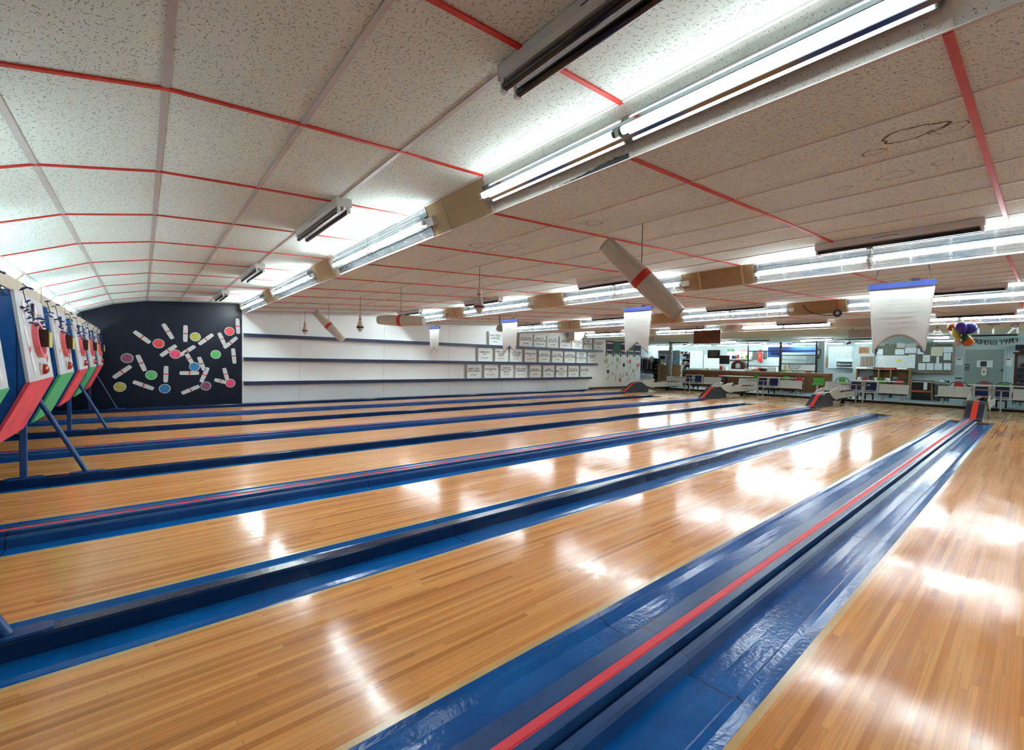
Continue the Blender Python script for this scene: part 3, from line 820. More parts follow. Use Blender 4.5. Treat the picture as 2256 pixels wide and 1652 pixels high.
# box floodlight high on the side wall
c = at(1272, 742, Y=YL-.30)
t = thing('box_floodlight', 'beige box floodlight with glowing brown face, high on the white wall', 'floodlight', (c.x, YL-.2, c.z))
g = MB(); zc = c.z+.05
g.prism([(c.x-.34, zc-.22), (c.x-.34, zc+.24), (c.x+.38, zc+.24), (c.x+.30, zc-.02), (c.x-.02, zc-.22)], YL-.42, YL-.068, 'y', 0); g.build('housing', M_CREAM, t, bevel=.012)
MB().box(c.x-.30, c.x-.20, YL-.068, YL-.001, zc+.13, zc+.22).build('wall_bracket', M_GREYP, t)
d1, d0 = Vector((c.x+.29, 0, zc-.024)), Vector((c.x-.01, 0, zc-.218)); nn = Vector((.2, 0, -.31)).normalized()*.006
g = MB(); P = [d0+nn, d1+nn]
g.add([(P[0].x, YL-.40, P[0].z), (P[1].x, YL-.40, P[1].z), (P[1].x, YL-.05, P[1].z), (P[0].x, YL-.05, P[0].z)], [(0, 1, 2, 3)], 0); g.build('lamp_face', mat('smoked_glass', (.06, .045, .015), .2), t)
mc = (P[0]+P[1])/2+nn
g = MB(); g.ball((mc.x, YL-.23, mc.z), .035, n=10); g.build('bulb', emis('flood_bulb', (1, .85, .5), 5.0), t)

# round domed lamp with bracket, half hidden by a hanging banner
c = at(1104, 722, X=6.9)
t = thing('dome_lamp', 'round grey domed lamp on a black bracket behind a hanging banner', 'lamp', (c.x, c.y, c.z))
g = MB(); T = Matrix.Translation(c) @ Matrix.Rotation(math.radians(-35), 4, 'Y') @ Matrix.Rotation(math.radians(20), 4, 'X')
g.lathe([(.004, .09), (.05, .085), (.10, .05), (.125, .0), (.128, -.02), (.118, -.02), (.10, .02)], 24, 0, T); g.build('shade', mat('grey_metal_shade', (.30, .30, .28), .3, .5), t)
g = MB(); g.ball(c+Vector((0, -.02, -.01)), .05, n=12); g.build('bulb', M_CREAM, t)
g = MB(); g.tube([c+Vector((0, .02, .07)), c+Vector((0, .06, .14)), Vector((c.x, c.y+.06, sec_z(c.x)))], .012, 8); g.build('bracket', M_BLACK, t)

# ================================================================== PIN END: masks, header, frames, garlands
LC = [None, None, None, 3.51, 5.315, 6.917, 8.72, 10.335, 12.13]     # lane centres
side_lab = {3: 'cut by the left edge of the view', 4: 'nearest with a whole front, red lower flap', 5: 'second whole one, green lower flap', 6: 'third whole one, red lower flap',
            7: 'fourth whole one, green lower flap', 8: 'last one, beside the navy wall'}
def mask(k):
    y = LC[k]; hw = .575
    t = thing('pinsetter_mask', 'white pinsetter front with blue sides, '+side_lab[k], 'pinsetter mask', (-.8, y, 1.2), 'pinsetter fronts along the pin end')
    XT, ZT, XF, ZF, XB, ZB = -.705, 1.70, -.635, 1.03, -.83, .56
    g = MB(); g.prism([(XT, ZT), (XF, ZF), (XF-.018, ZF), (XT-.018, ZT)], y-hw, y+hw, 'y', 0); front = g.build('front_panel', M_MASKW, t)
    def fx(z): return XF+(XT-XF)*(z-ZF)/(ZT-ZF)
    g = MB(); g.prism([(XF+.006, ZF), (XB, ZB), (XB-.018, ZB), (XF-.02, ZF-.004)], y-hw-.005, y+hw+.005, 'y', 0)
    fl = g.build('lower_flap', M_ROSE if k % 2 == 0 else M_GREEN, t)
    for s in (-1, 1):
        g = MB(); ys = y+s*(hw-.012)
        g.prism([(XT-.02, ZT), (XF-.02, ZF), (XB-.02, ZB), (XB-.12, ZB-.02), (-1.18, ZB+.10), (-1.18, ZT)], ys-.009, ys+.009, 'y', 0); g.build('side_panel', M_MASKB, t)
    MB().box(-1.20, -1.18, y-hw, y+hw, .42, ZT).build('rear_panel', mat('dark_green_panel', (.012, .045, .03), .5), t)
    # grip slots in the flap
    for dy in (-.33, .33):
        g = MB(); a, b = .62, .80
        P = [Vector((XF+.008+(XB-XF)*q, y+dy, ZF+(ZB-ZF)*q)) for q in (a, b)]; nn = Vector((.92, 0, -.38))*.002
        g.add([tuple(P[0]+nn-Vector((0, .01, 0))), tuple(P[1]+nn-Vector((0, .01, 0))), tuple(P[1]+nn+Vector((0, .01, 0))), tuple(P[0]+nn+Vector((0, .01, 0)))], [(0, 1, 2, 3)], 0); g.build('grip_slot', M_BLACK, fl)
    # oval ring with a recessed blue disc and a brown box with yellow front
    zc = 1.355; N = 32; ra, rb = .185, .145
    g = MB(); V = []
    for (k1, d) in ((1, 0), (1.0, .035), (.80, .035), (.78, .005)):
        V += [(fx(zc+rb*k1*math.sin(2*PI*i/N))+d, y+ra*k1*math.cos(2*PI*i/N), zc+rb*k1*math.sin(2*PI*i/N)) for i in range(N)]
    g.add(V, [(q*N+i, q*N+(i+1) % N, (q+1)*N+(i+1) % N, (q+1)*N+i) for q in range(3) for i in range(N)], 0); ring = g.build('oval_ring', M_PINKR, t)
    g = MB(); g.add([(fx(zc)+.012, y+ra*.80*math.cos(2*PI*i/N), zc+rb*.80*math.sin(2*PI*i/N)) for i in range(N)], [tuple(range(N))], 0); g.build('window_disc', M_MASKB, ring)
    MB().box(fx(zc)+.01, fx(zc)+.080, y-.09, y+.055, zc-.058, zc+.085).build('sign_box', M_BROWN, t)
    MB().box(fx(zc)+.081, fx(zc)+.086, y-.088, y+.058, zc-.061, zc+.065).build('sign_face', M_YEL, t)
    # red lamp on a round base
    zl = 1.115
    T = Matrix.Translation((fx(zl), y-.03, zl)) @ Matrix.Rotation(PI/2, 4, 'Y')
    g = MB(); g.lathe([(.052, 0), (.052, .014), (.045, .016)], 20, 0, T); lb = g.build('lamp_base', M_CREAM, t)
    g = MB(); g.lathe([(.046, .014), (.043, .027), (.034, .041), (.018, .050), (.004, .052)], 20, 0, T); g.build('lamp_dome', M_DOME, lb)
    # dark slot in the upper panel, pale painted pins
    MB().box(fx(1.57)-.002, fx(1.57)+.012, y-.02, y+.02, 1.51, 1.65).build('vertical_slot', mat('dark_plum', (.03, .02, .06), .4), t)
    for (ya, za, yb, zb2) in ((-.42, 1.45, -.28, 1.10), (-.30, 1.64, -.42, 1.50), (.30, 1.33, .44, 1.08), (.12, 1.66, .34, 1.46)):
        d = Vector((yb-ya, zb2-za)).normalized(); n = Vector((-d.y, d.x))*.036
        q = [(y+ya+n.x, za+n.y), (y+yb+n.x, zb2+n.y), (y+yb-n.x, zb2-n.y), (y+ya-n.x, za-n.y)]
        g = MB(); g.add([(fx(z)+.002, yy, z) for yy, z in q], [(0, 1, 2, 3)], 0); pp = g.build('painted_pin', M_PAPER, front)
        mx, mz = y+(ya+yb)/2, (za+zb2)/2
        q = [(mx+n.x+d.x*.02, mz+n.y+d.y*.02), (mx+n.x-d.x*.02, mz+n.y-d.y*.02), (mx-n.x-d.x*.02, mz-n.y-d.y*.02), (mx-n.x+d.x*.02, mz-n.y+d.y*.02)]
        g = MB(); g.add([(fx(z)+.003, yy, z) for yy, z in q], [(0, 1, 2, 3)], 0); g.build('painted_band', M_PBAND, pp)
for k in range(3, 9): mask(k)
M_HEAD = mat('header_beige', (.56, .49, .40), .6, var=.10, scale=7)
t = thing('header_board', 'long beige board along the top of the pinsetter fronts', 'board', (-.72, 8.0, 1.76))
MB().box(-.735, -.715, 2.4, YL-.02, 1.695, 1.79).build('board', M_HEAD, t)
M_DECK = emis('pin_deck_tube', (.80, .96, 1.0), 8.5)
for k in range(3, 9):
    d = thing('pin_deck_lamp', 'fluorescent lamp behind the beige header board, '+['over the lane at the left edge', 'over the lane of the nearest whole front', 'over the second whole front', 'over the third whole front', 'over the fourth whole front', 'over the last front'][k-3], 'lamp', (-.93, LC[k], 1.66), 'lamps behind the header board')
    MB().box(-.97, -.89, LC[k]-.62, LC[k]+.62, 1.60, 1.645).build('channel', M_METALW, d)
    g = MB(); g.tube([(-.93, LC[k]-.60, 1.675), (-.93, LC[k]+.60, 1.675)], .019, 10); g.build('tube', M_DECK, d)
for j in range(6): MB().box(-.716, -.712, LC[3+j]+.62, LC[3+j]+.65, 1.69, 1.86 if j == 1 else 1.80).build('upright_cleat', M_TAN, t)
# blue posts and braces standing on the plain dividers
for k, lab in ((2, 'blue brace and post cut by the left edge, on the nearest plain divider'), (4, 'blue post and slanted brace on the second plain divider'), (6, 'blue post and slanted brace on the third plain divider'), (8, 'dark blue post and brace at the foot of the navy wall')):
    y = DLO[k]+.314
    t = thing('support_frame', lab, 'support frame', (-.65, y, .05), 'support frames under the pinsetter fronts')
    g = MB(); g.tube([(-.445, y, .062), (-.60, y, .42), (-.775, y, .82)], .021, 14); g.build('brace', M_NAVY if k == 8 else M_RAILB, t)
    g = MB(); g.box(-.895, -.845, y-.027, y+.027, .05, .95); g.build('post', M_NAVY if k == 8 else M_RAILB, t, bevel=.006)
    for xc in (-.435, -.87):
        g = MB(); g.prism([(xc-.13, y-.03), (xc-.10, y-.045), (xc+.10, y-.045), (xc+.13, y-.03), (xc+.13, y+.03), (xc+.10, y+.045), (xc-.10, y+.045), (xc-.13, y+.03)], .049, .062, 'z', 0); g.build('foot_plate', M_RAILB, t)
# strings of blue bulbs looped between the fronts
bulb_mesh = None
loops = [(LC[k]-.62, LC[k]+.60, k) for k in range(3, 9)]
names = {3: 'at the left edge', 4: 'on the nearest whole pinsetter front', 5: 'on the second whole front', 6: 'on the third whole front', 7: 'on the fourth whole front', 8: 'on the last front by the navy wall'}
for ya, yb, k in loops:
    t = thing('light_garland', 'green wire garland with blue pointed bulbs '+names[k], 'garland', (-.68, (ya+yb)/2, 1.66), 'bulb garlands looped along the pinsetter fronts')
    pts = []; n = 34
    for i in range(n+1):
        q = i/n
        sag = 1.65-.25*(1-abs(2*q-1)**1.4)+.012*math.sin(i*1.7+k)
        if q < .06: sag += .07
        if q > .94: sag += .07
        pts.append((-.655+.015*math.sin(i*2.1), ya+(yb-ya)*q, sag+.03))
    g = MB(); g.tube(pts, .0028, 6); g.build('wire', M_LEAFG, t)
    for i in range(1, n):
        for e in range(2 if i % 2 else 1):
            p = Vector(pts[i]); off = p-Vector(t.location)
            if bulb_mesh is None:
                g = MB(); g.lathe([(.004, 0), (.0075, .004), (.0075, .014), (.0115, .022), (.0105, .036), (.005, .052), (.001, .058)], 8); o = g.build('bulb', M_LEAF); o.parent = t; bulb_mesh = o.data
            else:
                o = bpy.data.objects.new('bulb', bulb_mesh); COL.objects.link(o); o.parent = t
            o.location = off
            o.rotation_euler = (random.uniform(-2.6, 2.6), random.uniform(.2, 2.4), random.uniform(0, 6))
            sc = random.uniform(.5, .8); o.scale = (sc, sc, sc)

# ================================================================== HANGING THINGS
def rod(t, a, b, r, mt, name='cord'):
    g = MB(); g.tube([a, b], r, 6); return g.build(name, mt, t)
RH = Vector((RT.x, RT.y, 0)).normalized()
def big_pin(hang_px, sec, ctr_px, tiltdeg, depth, label, L=.86, flip=0.0):
    h = sec_hit(hang_px[0], hang_px[1], sec)
    d = ray(ctr_px); tt = (h.x*fw.x+h.y*fw.y)/(d.x*fw.x+d.y*fw.y); c = CAM+d*tt
    c.x, c.y = h.x, h.y
    ax = RH*math.cos(tiltdeg)+Vector((0, 0, -1))*math.sin(tiltdeg)+Vector((fw.x, fw.y, 0)).normalized()*depth
    ax.normalize()
    t = thing('hanging_pin', label, 'giant candlepin', c, 'giant candlepins hung from the ceiling')
    q = Vector((0, 0, 1)).rotation_difference(ax).to_matrix().to_4x4()
    T = Matrix.Translation(c) @ q
    g = MB(); hl = L/2
    prof = [(.055, -hl), (.070, -hl+.006), (.078, -hl+.10), (.090, -.10), (.0925, 0), (.090, .10), (.078, hl-.10), (.070, hl-.006), (.055, hl)]
    g.lathe(prof, 28, 0, T); b = g.build('body', M_CREAM, t)
    g = MB(); g.lathe([(.0922, -.032), (.0935, -.031), (.0942, 0), (.0935, .031), (.0922, .032)], 28, 0, T); g.build('red_band', M_REDP, b)
    for s in (-1, 1):
        T2 = T @ Matrix.Translation((0, 0, s*hl))
        g = MB(); g.lathe([(.066, -.002), (.071, .0), (.068, .004), (.02, .006)] if s > 0 else [(.02, -.006), (.068, -.004), (.071, 0), (.066, .002)], 24, 0, T2); g.build('end_cap', M_CLOTHW, b)
    top = c+Vector((0, 0, .092))
    rod(t, tuple(top), tuple(h), .0035, M_CORD)
    MB().box(top.x-.012, top.x+.012, top.y-.012, top.y+.012, top.z-.012, top.z+.014).build('hook', M_BLACK, t)
big_pin((1416, 491), 1, (1414, 613), math.radians(46), -.18, 'giant white candlepin with red band, slanting, largest one hanging at centre right', L=.86)
big_pin((884, 632), 1, (885, 706), math.radians(2), -.35, 'giant candlepin with red band hanging level before the white wall')
big_pin((725, 672), 1, (724, 718), math.radians(46), .05, 'giant candlepin with red band hanging aslant, farthest of the three')
def small_pin(hang_px, ctr_z_px, label, band, H=.318):
    h = sec_hit(hang_px[0], hang_px[1], 1)
    d = ray((hang_px[0], ctr_z_px)); tt = (h.x*fw.x+h.y*fw.y)/(d.x*fw.x+d.y*fw.y)
    zc = (CAM+d*tt).z
    T = Matrix.Translation((h.x, h.y, zc-H/2))
    t = thing('hanging_bowling_pin', label, 'bowling pin', (h.x, h.y, zc), 'small pins on cords above the lanes')
    g = MB(); g.lathe([(.022, 0), (.030, .006), (.044, .040), (.058, .075), (.060, .088), (.054, .120), (.041, .17), (.030, .205), (.0235, .235), (.0225, .25), (.026, .275), (.027, .295), (.021, .312), (.008, .318)], 24, 0, T)
    b = g.build('body', M_CREAM, t)
    g = MB(); g.lathe([(.056, .066), (.068, .070), (.070, .084), (.068, .096), (.056, .100)], 24, 0, T); g.build('rubber_band', band, b)
    g = MB(); g.lathe([(.0236, .226), (.0248, .230), (.0245, .244), (.0236, .248)], 20, 0, T); g.build('neck_band', M_REDP, b)
    rod(t, (h.x, h.y, zc+H/2-.004), tuple(h), .0035, M_CORD)
small_pin((1057, 588), 663, 'small pin with purple rubber belly band on a cord, nearest of three', mat('plum_rubber', (.22, .04, .10), .5))
small_pin((794, 653), 712, 'small pin with black rubber belly band on a cord, middle of three', M_BLACK)
small_pin((672, 685), 722, 'small pin with dark red belly band on a cord, farthest of three', mat('dark_red_rubber', (.25, .03, .03), .5))
# banners hanging under the second ceiling step, one over each ball track
def banner(k, label):
    X = 6.47; y = DC[k]+.02; w2, zt, zb, zn = .282, 2.195, 1.42, 1.61
    t = thing('hanging_banner', label, 'banner', (X, y, zt), 'white banners over the ball tracks')
    g = MB(); nx, nz = 24, 26; V = []
    sh = [.02*math.sin(k*1.3), .0]
    for i in range(nx+1):
        q = i/nx*2-1
        wtop = w2
        if k == 1: zlow = zb+(zn-zb)*(1-abs(q)**1.9)**.9
        else: zlow = zb+(zn-zb)*(1-abs(q))*1.0
        for j in range(nz+1):
            s = j/nz
            z = zt+(zlow-zt)*s
            shrink = 1-.20*((zt-z)/(zt-zb))
            V.append((X+.004*math.sin(6*s+2*q+k)*s+.008*(1-q*q)*s+.0012*math.sin(19*s+3*q), y+q*w2*shrink, z))
    g.add(V, [(i*(nz+1)+j, i*(nz+1)+j+1, (i+1)*(nz+1)+j+1, (i+1)*(nz+1)+j) for i in range(nx) for j in range(nz)], 0, True)
    cl = g.build('cloth', M_CLOTHW, t)
    so = cl.modifiers.new('thick', 'SOLIDIFY'); so.thickness = .003
    g = MB(); V = []
    for i in range(nx+1):
        q = i/nx*2-1
        for z in (zt+.012, zt-.048): V.append((X-.012, y+q*(w2+.004), z))
        for z in (zt-.048, zt+.012): V.append((X+.012, y+q*(w2+.004), z))
    g.add(V, [(i*4+j, i*4+(j+1) % 4, (i+1)*4+(j+1) % 4, (i+1)*4+j) for i in range(nx) for j in range(4)], 0)
    g.add(V[:4], [(0, 1, 2, 3)], 0); g.add(V[-4:], [(0, 1, 2, 3)], 0)
    g.build('blue_hem', M_CLOTHB, t)
    if k == 1:
        for s in (-1, 1):
            ye = y+s*w2*.80
            g = MB(); g.prism([(ye-s*.005, zb-.004), (ye-s*.045, zb+.020), (ye-s*.045, zb+.062)], X+.016, X+.020, 'x', 0); g.build('blue_tip', M_CLOTHB, t)
    zc = 2.366
    g = MB(); g.tube([(X, y-.22, zc), (X, y-.24, zt+.035), (X, y+.24, zt+.035), (X, y+.20, zc)], .0035, 6); g.build('hanging_cord', M_CORD, t)
    MB().box(X-.012, X+.012, y-.15, y-.085, zt+.012, zt+.045).build('clip', M_BLACK, t)
    return t, X, y
b1, bx, by = banner(1, 'large white banner with blue top hem and notched foot, at right')
banner(3, 'white notched banner with blue hem in front of the wall mural')
banner(5, 'white notched banner with blue hem in front of the lettered boards')
banner(7, 'farthest white notched banner, in front of the plain shelves')
# faint printing showing through the large banner
M_GHOST = mat('faint_print', (.56, .55, .52), .9)
for j, w in enumerate((.20, .30, .34, .34, .30)):
    MB().box(bx-.028, bx-.027, by-w/2, by+w/2, 2.0-.045*j, 2.0-.045*j+.010).build('faint_line', M_GHOST, b1)

# spotlight with a dangling cable under the third step
c = at(1846, 690, X=10.7)
t = thing('ceiling_spotlight', 'small black spotlight with dangling cable under the third ceiling step', 'spotlight', c)
T = Matrix.Translation(c) @ Matrix.Rotation(-PI/2, 4, 'Y')
g = MB(); g.lathe([(.03, -.07), (.06, -.05), (.075, .02), (.078, .035), (.06, .035)], 20, 0, T); g.build('housing', M_BLACK, t)
g = MB(); g.lathe([(.058, .028), (.03, .036), (.004, .038)], 20, 0, T); g.build('lens', mat('grey_glass', (.35, .42, .42), .15), t)
g = MB(); a = at(1769, 672, X=10.75); b = at(1800, 692, X=10.72)
g.tube([a, at(1775, 681, X=10.74), at(1788, 689, X=10.73), b, at(1820, 695, X=10.72), at(1838, 694, X=10.71)], .009, 6); g.build('cable', M_CORD, t)
g = MB(); g.tube([c+Vector((.03, 0, .05)), Vector((c.x+.08, c.y, 2.36))], .012, 6); g.build('stem', M_BLACK, t)

# hanging boards over the approach
def hang_board(px, X, label, mt, top=None):
    ya, yb, z0, z1 = rectX(*px, X)
    if top: z1 = min(z1, top)
    t = thing('overhead_board', label, 'hanging board', (X, (ya+yb)/2, z1), 'boards hanging under the ceiling')
    MB().box(X, X+.05, yb, ya, z0, z1).build('panel', mt, t, bevel=.006)
    for y in (yb+.1, ya-.1): MB().box(X+.02, X+.03, y-.01, y+.01, z1, (sec_z(X) if X < 15.09 else 2.37)-.001).build('hanger', M_BLACK, t)
hang_board((1528, 727, 1587, 757), 14.2, 'brown board hanging below the lit ceiling lamps', mat('brown_laminate', (.16, .055, .018), .4, var=.1))
hang_board((1416, 736, 1442, 754), 15.6, 'small pale grey board hanging beside a notched banner', M_GREYP, 2.32)
hang_board((1869, 716, 1935, 743), 15.6, 'pale grey board hanging behind the large banner', M_GREYP, 2.34)

# balloons
c = at(2115, 738, X=14.7)
t0 = c
t = thing('balloon_bunch', 'bunch of coloured balloons hanging on a yellow string at right', 'balloons', c)
zs = sec_z(14.7)
g = MB(); g.tube([c+Vector((0, 0, .12)), Vector((c.x, c.y, zs-.004))], .004, 6); g.build('string', M_YEL, t)
def balloon(px, r, ry, col, nm, rot=0.0, dx=0.0):
    p = at(px[0], px[1], X=14.7+dx)
    g = MB(); T = Matrix.Translation(p) @ Matrix.Rotation(rot, 4, 'X')
    g.lathe([(.004, -ry*1.22), (.012, -ry*1.15), (.012, -ry*1.05), (r*.45, -ry*.82), (r*.85, -ry*.35), (r, ry*.15), (r*.88, ry*.62), (r*.5, ry*.92), (.01, ry)], 20, 0, T)
    g.build('balloon', mat('balloon_'+nm, col, .18, spec=.6, var=.02), t)
balloon((2131, 725), .13, .17, (.035, .035, .36), 'blue', math.radians(75))
balloon((2118, 722), .11, .13, (.08, .03, .42), 'violet', math.radians(-20), -.10)
balloon((2103, 722), .10, .13, (.42, .10, .02), 'rust', math.radians(-70), .05)
balloon((2107, 736), .08, .14, (.62, .58, .12), 'yellow', math.radians(155), -.05)
balloon((2131, 750), .11, .14, (.62, .16, .025), 'orange', math.radians(160), .02)
balloon((2125, 742), .075, .08, (.01, .10, .02), 'green', 0, -.16)
balloon((2109, 750), .06, .14, (.55, .58, .55), 'silver', math.radians(170), -.03)
# letter banners seen from behind: their lettering runs backwards from here
def letter_row(chars, X, size, z, name, label, mt, y0, y1, ylist=None, sag=0.0):
    t = thing(name, label, 'letter banner', (X, (y0+y1)/2, z))
    g = MB(); n = len(chars)
    pts = []
    for i in range(13):
        q = i/12; pts.append((X, y0+(y1-y0)*q, z+size*.42-sag*(1-(2*q-1)**2)))
    g.tube(pts, .004, 5); g.build('string', M_CORD, t)
    for i, ch in enumerate(chars):
        q = (i+.5)/n; y = y0+(y1-y0)*q
        if ch == ' ': continue
        mb = text_mb(ch, size, (X, y, z-sag*(1-(2*q-1)**2)), (0, 1, 0), (0, 0, 1), (1, 0, 0), depth=.002); mb.build('letter', mt, t)
a = at(2050, 718, X=15.3); b = at(2250, 711, X=15.3)
letter_row(list('HAPPY')+[' ']+list('BIRTHDAY'), 15.3, .34, 2.20, 'letter_banner', 'large grey letter banner seen from behind, under the last lamps at right', mat('grey_card', (.32, .30, .29), .7), -2.3, a.y+.35)
a = at(2141, 756, X=20.4); b = at(2240, 744, X=20.4)
letter_row(list('HAPPY')+[' ']+list('BIRTHDAY'), 20.4, .20, (a.z+b.z)/2, 'letter_banner', 'small dark letter banner seen from behind, above the grey door', mat('dark_card', (.05, .04, .02), .7), b.y, a.y, sag=.08)

# ================================================================== BALL RETURNS ON THE APPROACH
M_FIN = mat('fin_grey', (.66, .67, .64), .35, var=.03)
M_HOOD = mat('hood_navy', (.020, .024, .045), .35, var=.08)
M_BALL = [mat('ball_oxblood', (.16, .012, .02), .12, spec=.7, var=.2, scale=20), mat('ball_black', (.015, .012, .016), .12, spec=.7), mat('ball_red', (.40, .03, .03), .12, spec=.7, var=.15, scale=20)]
WHR = {1: 'at far right, seen end-on', 3: 'second from the right', 5: 'third from the right', 7: 'farthest, before the wall mural'}
for k in (7, 5, 3, 1):
    y = DC[k]
    t = thing('ball_return', 'navy hooded ball return with red stripe and white fins, '+WHR[k], 'ball return', (17.5, y, 0), 'ball returns on the approach')
    hw = .165
    prof = [(15.45, .03), (15.62, .075), (15.9, .21), (16.2, .375), (16.42, .44), (16.7, .445), (17.1, .30), (17.15, 0.002), (15.45, 0.002)]
    g = MB(); g.prism(prof, y-hw, y+hw, 'y', 0); hood = g.build('hood', M_HOOD, t, bevel=.008)
    g = MB(); top = prof[:6]
    for (xa, za), (xb, zb) in zip(top[:-1], top[1:]):
        g.add([(xa-.004, y-.052, za+.006), (xb-.004, y-.052, zb+.006), (xb-.004, y+.052, zb+.006), (xa-.004, y+.052, za+.006)], [(0, 1, 2, 3)], 0)
    g.build('red_stripe', M_REDP, hood)
    fin = [(16.60, .455), (16.85, .505), (17.15, .545), (17.62, .575), (17.50, .47), (17.46, .35), (17.52, .24), (17.60, .185), (17.35, .20), (17.05, .255), (16.80, .345)]
    for s in (-1, 1):
        g = MB(); g.prism(fin, y+s*.185-.012, y+s*.185+.012, 'y', 0); f_ = g.build('fin', M_FIN, t, bevel=.008)
        N = 20; V = []
        for rr in (.055, .045): V += [(17.22+rr*math.cos(2*PI*i/N), y+s*.198, .43+rr*math.sin(2*PI*i/N)) for i in range(N)]
        g = MB(); g.add(V, [(i, (i+1) % N, N+(i+1) % N, N+i) for i in range(N)], 0); g.build('ring_emblem', M_GREYP, f_)
    for s in (-1, 1):
        g = MB(); N = 10
        pl = [(17.30, .215), (19.95, .215)]+[(19.95+.10*math.sin(PI*i/N), .31-.095*math.cos(PI*i/N)) for i in range(N+1)]+[(17.30, .405)]
        g.prism(pl, y+s*.165-.014, y+s*.165+.014, 'y', 0); rl = g.build('side_rail', M_FIN, t)
        if s < 0:
            mb = text_mb('MT. LAKE LANES', .085, (18.75, y-.181, .318), (1, 0, 0), (0, 0, 1), (0, -1, 0)); mb.build('lettering', mat('blue_lettering', (.05, .10, .16), .5), rl)
    MB().box(17.2, 20.0, y-.15, y+.15, .285, .305).build('tray', M_BLACK, t)
    g = MB(); g.prism([(17.3, .214), (20.1, .214), (19.2, .17), (17.5, .15)], y-.10, y+.10, 'y', 0); g.build('underbody', M_BLACK, t)
    g = MB(); g.lathe([(.10, .001), (.09, .02), (.06, .05), (.075, .10), (.14, .17), (.15, .20)], 20, 0, Matrix.Translation((18.95, y, 0))); g.build('pedestal', M_BLACK, t)
    nm = {1: 'the right-hand ball return', 3: 'the second ball return from the right', 5: 'the third ball return from the right', 7: 'the farthest ball return'}[k]
    for j in range(7):
        bx_ = 19.0+.145*j; yy = y+(.055 if j % 2 else -.055)
        g = MB(); g.ball((bx_, yy, .305+.068), .068, n=20); o = g.build('candlepin_ball', M_BALL[(0, 1, 0, 2, 2, 0, 2)[(j+k) % 7]])
        # origin at the ball itself
        c = Vector((bx_, yy, .373)); o.data.transform(Matrix.Translation(-c)); o.location = c
        tag(o, 'small polished bowling ball lying in the rack of '+nm, 'bowling ball', 'balls on '+nm)

# ================================================================== SEATS AND SCORE TABLES
def bench(px0, px1, ptop, pbot, label, n=2):
    X = 20.62
    ya, yb = at(px0, ptop, X=X).y, at(px1, ptop, X=X).y
    zt = (at(px0, ptop, X=X).z+at(px1, ptop+2, X=X).z)/2
    zt = max(.60, min(.74, zt)); zs = .36
    t = thing('bench', label, 'bench', (20.4, (ya+yb)/2, CZ), 'white benches facing the lanes')
    w = (ya-yb)/n
    for i in range(n):
        MB().prism([(X-.07, zs+.0), (X, zt), (X+.022, zt), (X-.045, zs)], yb+w*i+.004, yb+w*(i+1)-.004, 'y', 0).build('backrest', M_SEATW, t, bevel=.006)
    MB().prism([(X-.50, zs-.01), (X-.51, zs+.025), (X-.06, zs+.01), (X-.05, zs-.03)], yb-.02, ya+.02, 'y', 0).build('seat', M_SEATW, t, bevel=.008)
    MB().box(X-.42, X-.08, yb+.06, ya-.06, zs-.06, zs-.031).build('seat_rail', M_BLACK, t)
    for y in (yb+.14, ya-.14):
        g = MB(); g.tube([(X-.16, y, zs-.05), (X-.05, y, CZ+.004)], .016, 8); g.build('leg', M_METALW, t)
        g = MB(); g.tube([(X-.36, y, zs-.05), (X-.52, y, CZ+.004)], .016, 8); g.build('leg', M_METALW, t)
    return t
def seat(px0, px1, ptop, pbot, label):
    X = 20.6
    ya, yb = at(px0, ptop, X=X).y, at(px1, ptop, X=X).y
    zt = max(.62, min(.78, at((px0+px1)/2, ptop, X=X).z)); zs = .37
    t = thing('lane_chair', label, 'chair', (20.4, (ya+yb)/2, CZ), 'white chairs with blue pads')
    MB().prism([(X-.06, zs), (X+.01, zt), (X+.035, zt), (X-.035, zs)], yb, ya, 'y', 0).build('backrest', M_SEATW, t, bevel=.015)
    MB().prism([(X-.054, zs+.05), (X-.008, zt-.035), (X-.022, zt-.035), (X-.068, zs+.05)], yb+.05, ya-.05, 'y', 0).build('back_pad', M_SEATB, t, bevel=.006)
    MB().box(X-.48, X-.03, yb, ya, zs-.035, zs).build('seat', M_SEATW, t, bevel=.012)
    MB().box(X-.45, X-.10, yb+.05, ya-.05, zs, zs+.012).build('seat_pad', M_SEATB, t, bevel=.004)
    g = MB(); yc = (ya+yb)/2
    MB().box(X-.30, X-.22, yb+.08, ya-.08, zs-.08, zs-.036).build('seat_rail', M_BLACK, t)
    for y in (yb+.10, ya-.10): MB().box(X-.29, X-.23, y-.02, y+.02, CZ+.001, zs-.06).build('leg', M_BLACK, t)
for b_, lab in [((1411, 1440, 824, 842), 'white bench beside the wall mural, farthest left'), ((1469, 1510, 828, 843), 'white bench left of the farthest pair of blue chairs'), ((1551, 1589, 830, 847), 'white bench right of the farthest pair of blue chairs'),
                ((1628, 1669, 833, 849), 'white bench left of the second pair of blue chairs'), ((1719, 1768, 837, 854), 'white bench right of the second pair of blue chairs'),
                ((1818, 1872, 840, 860), 'white bench left of the third pair of blue chairs'), ((1937, 2003, 846, 868), 'white bench beside the black display cabinet'),
                ((2067, 2141, 850, 874), 'white bench left of the nearest pair of blue chairs'), ((2232, 2300, 857, 880), 'white bench cut by the right edge of the view')]:
    bench(*b_, lab)
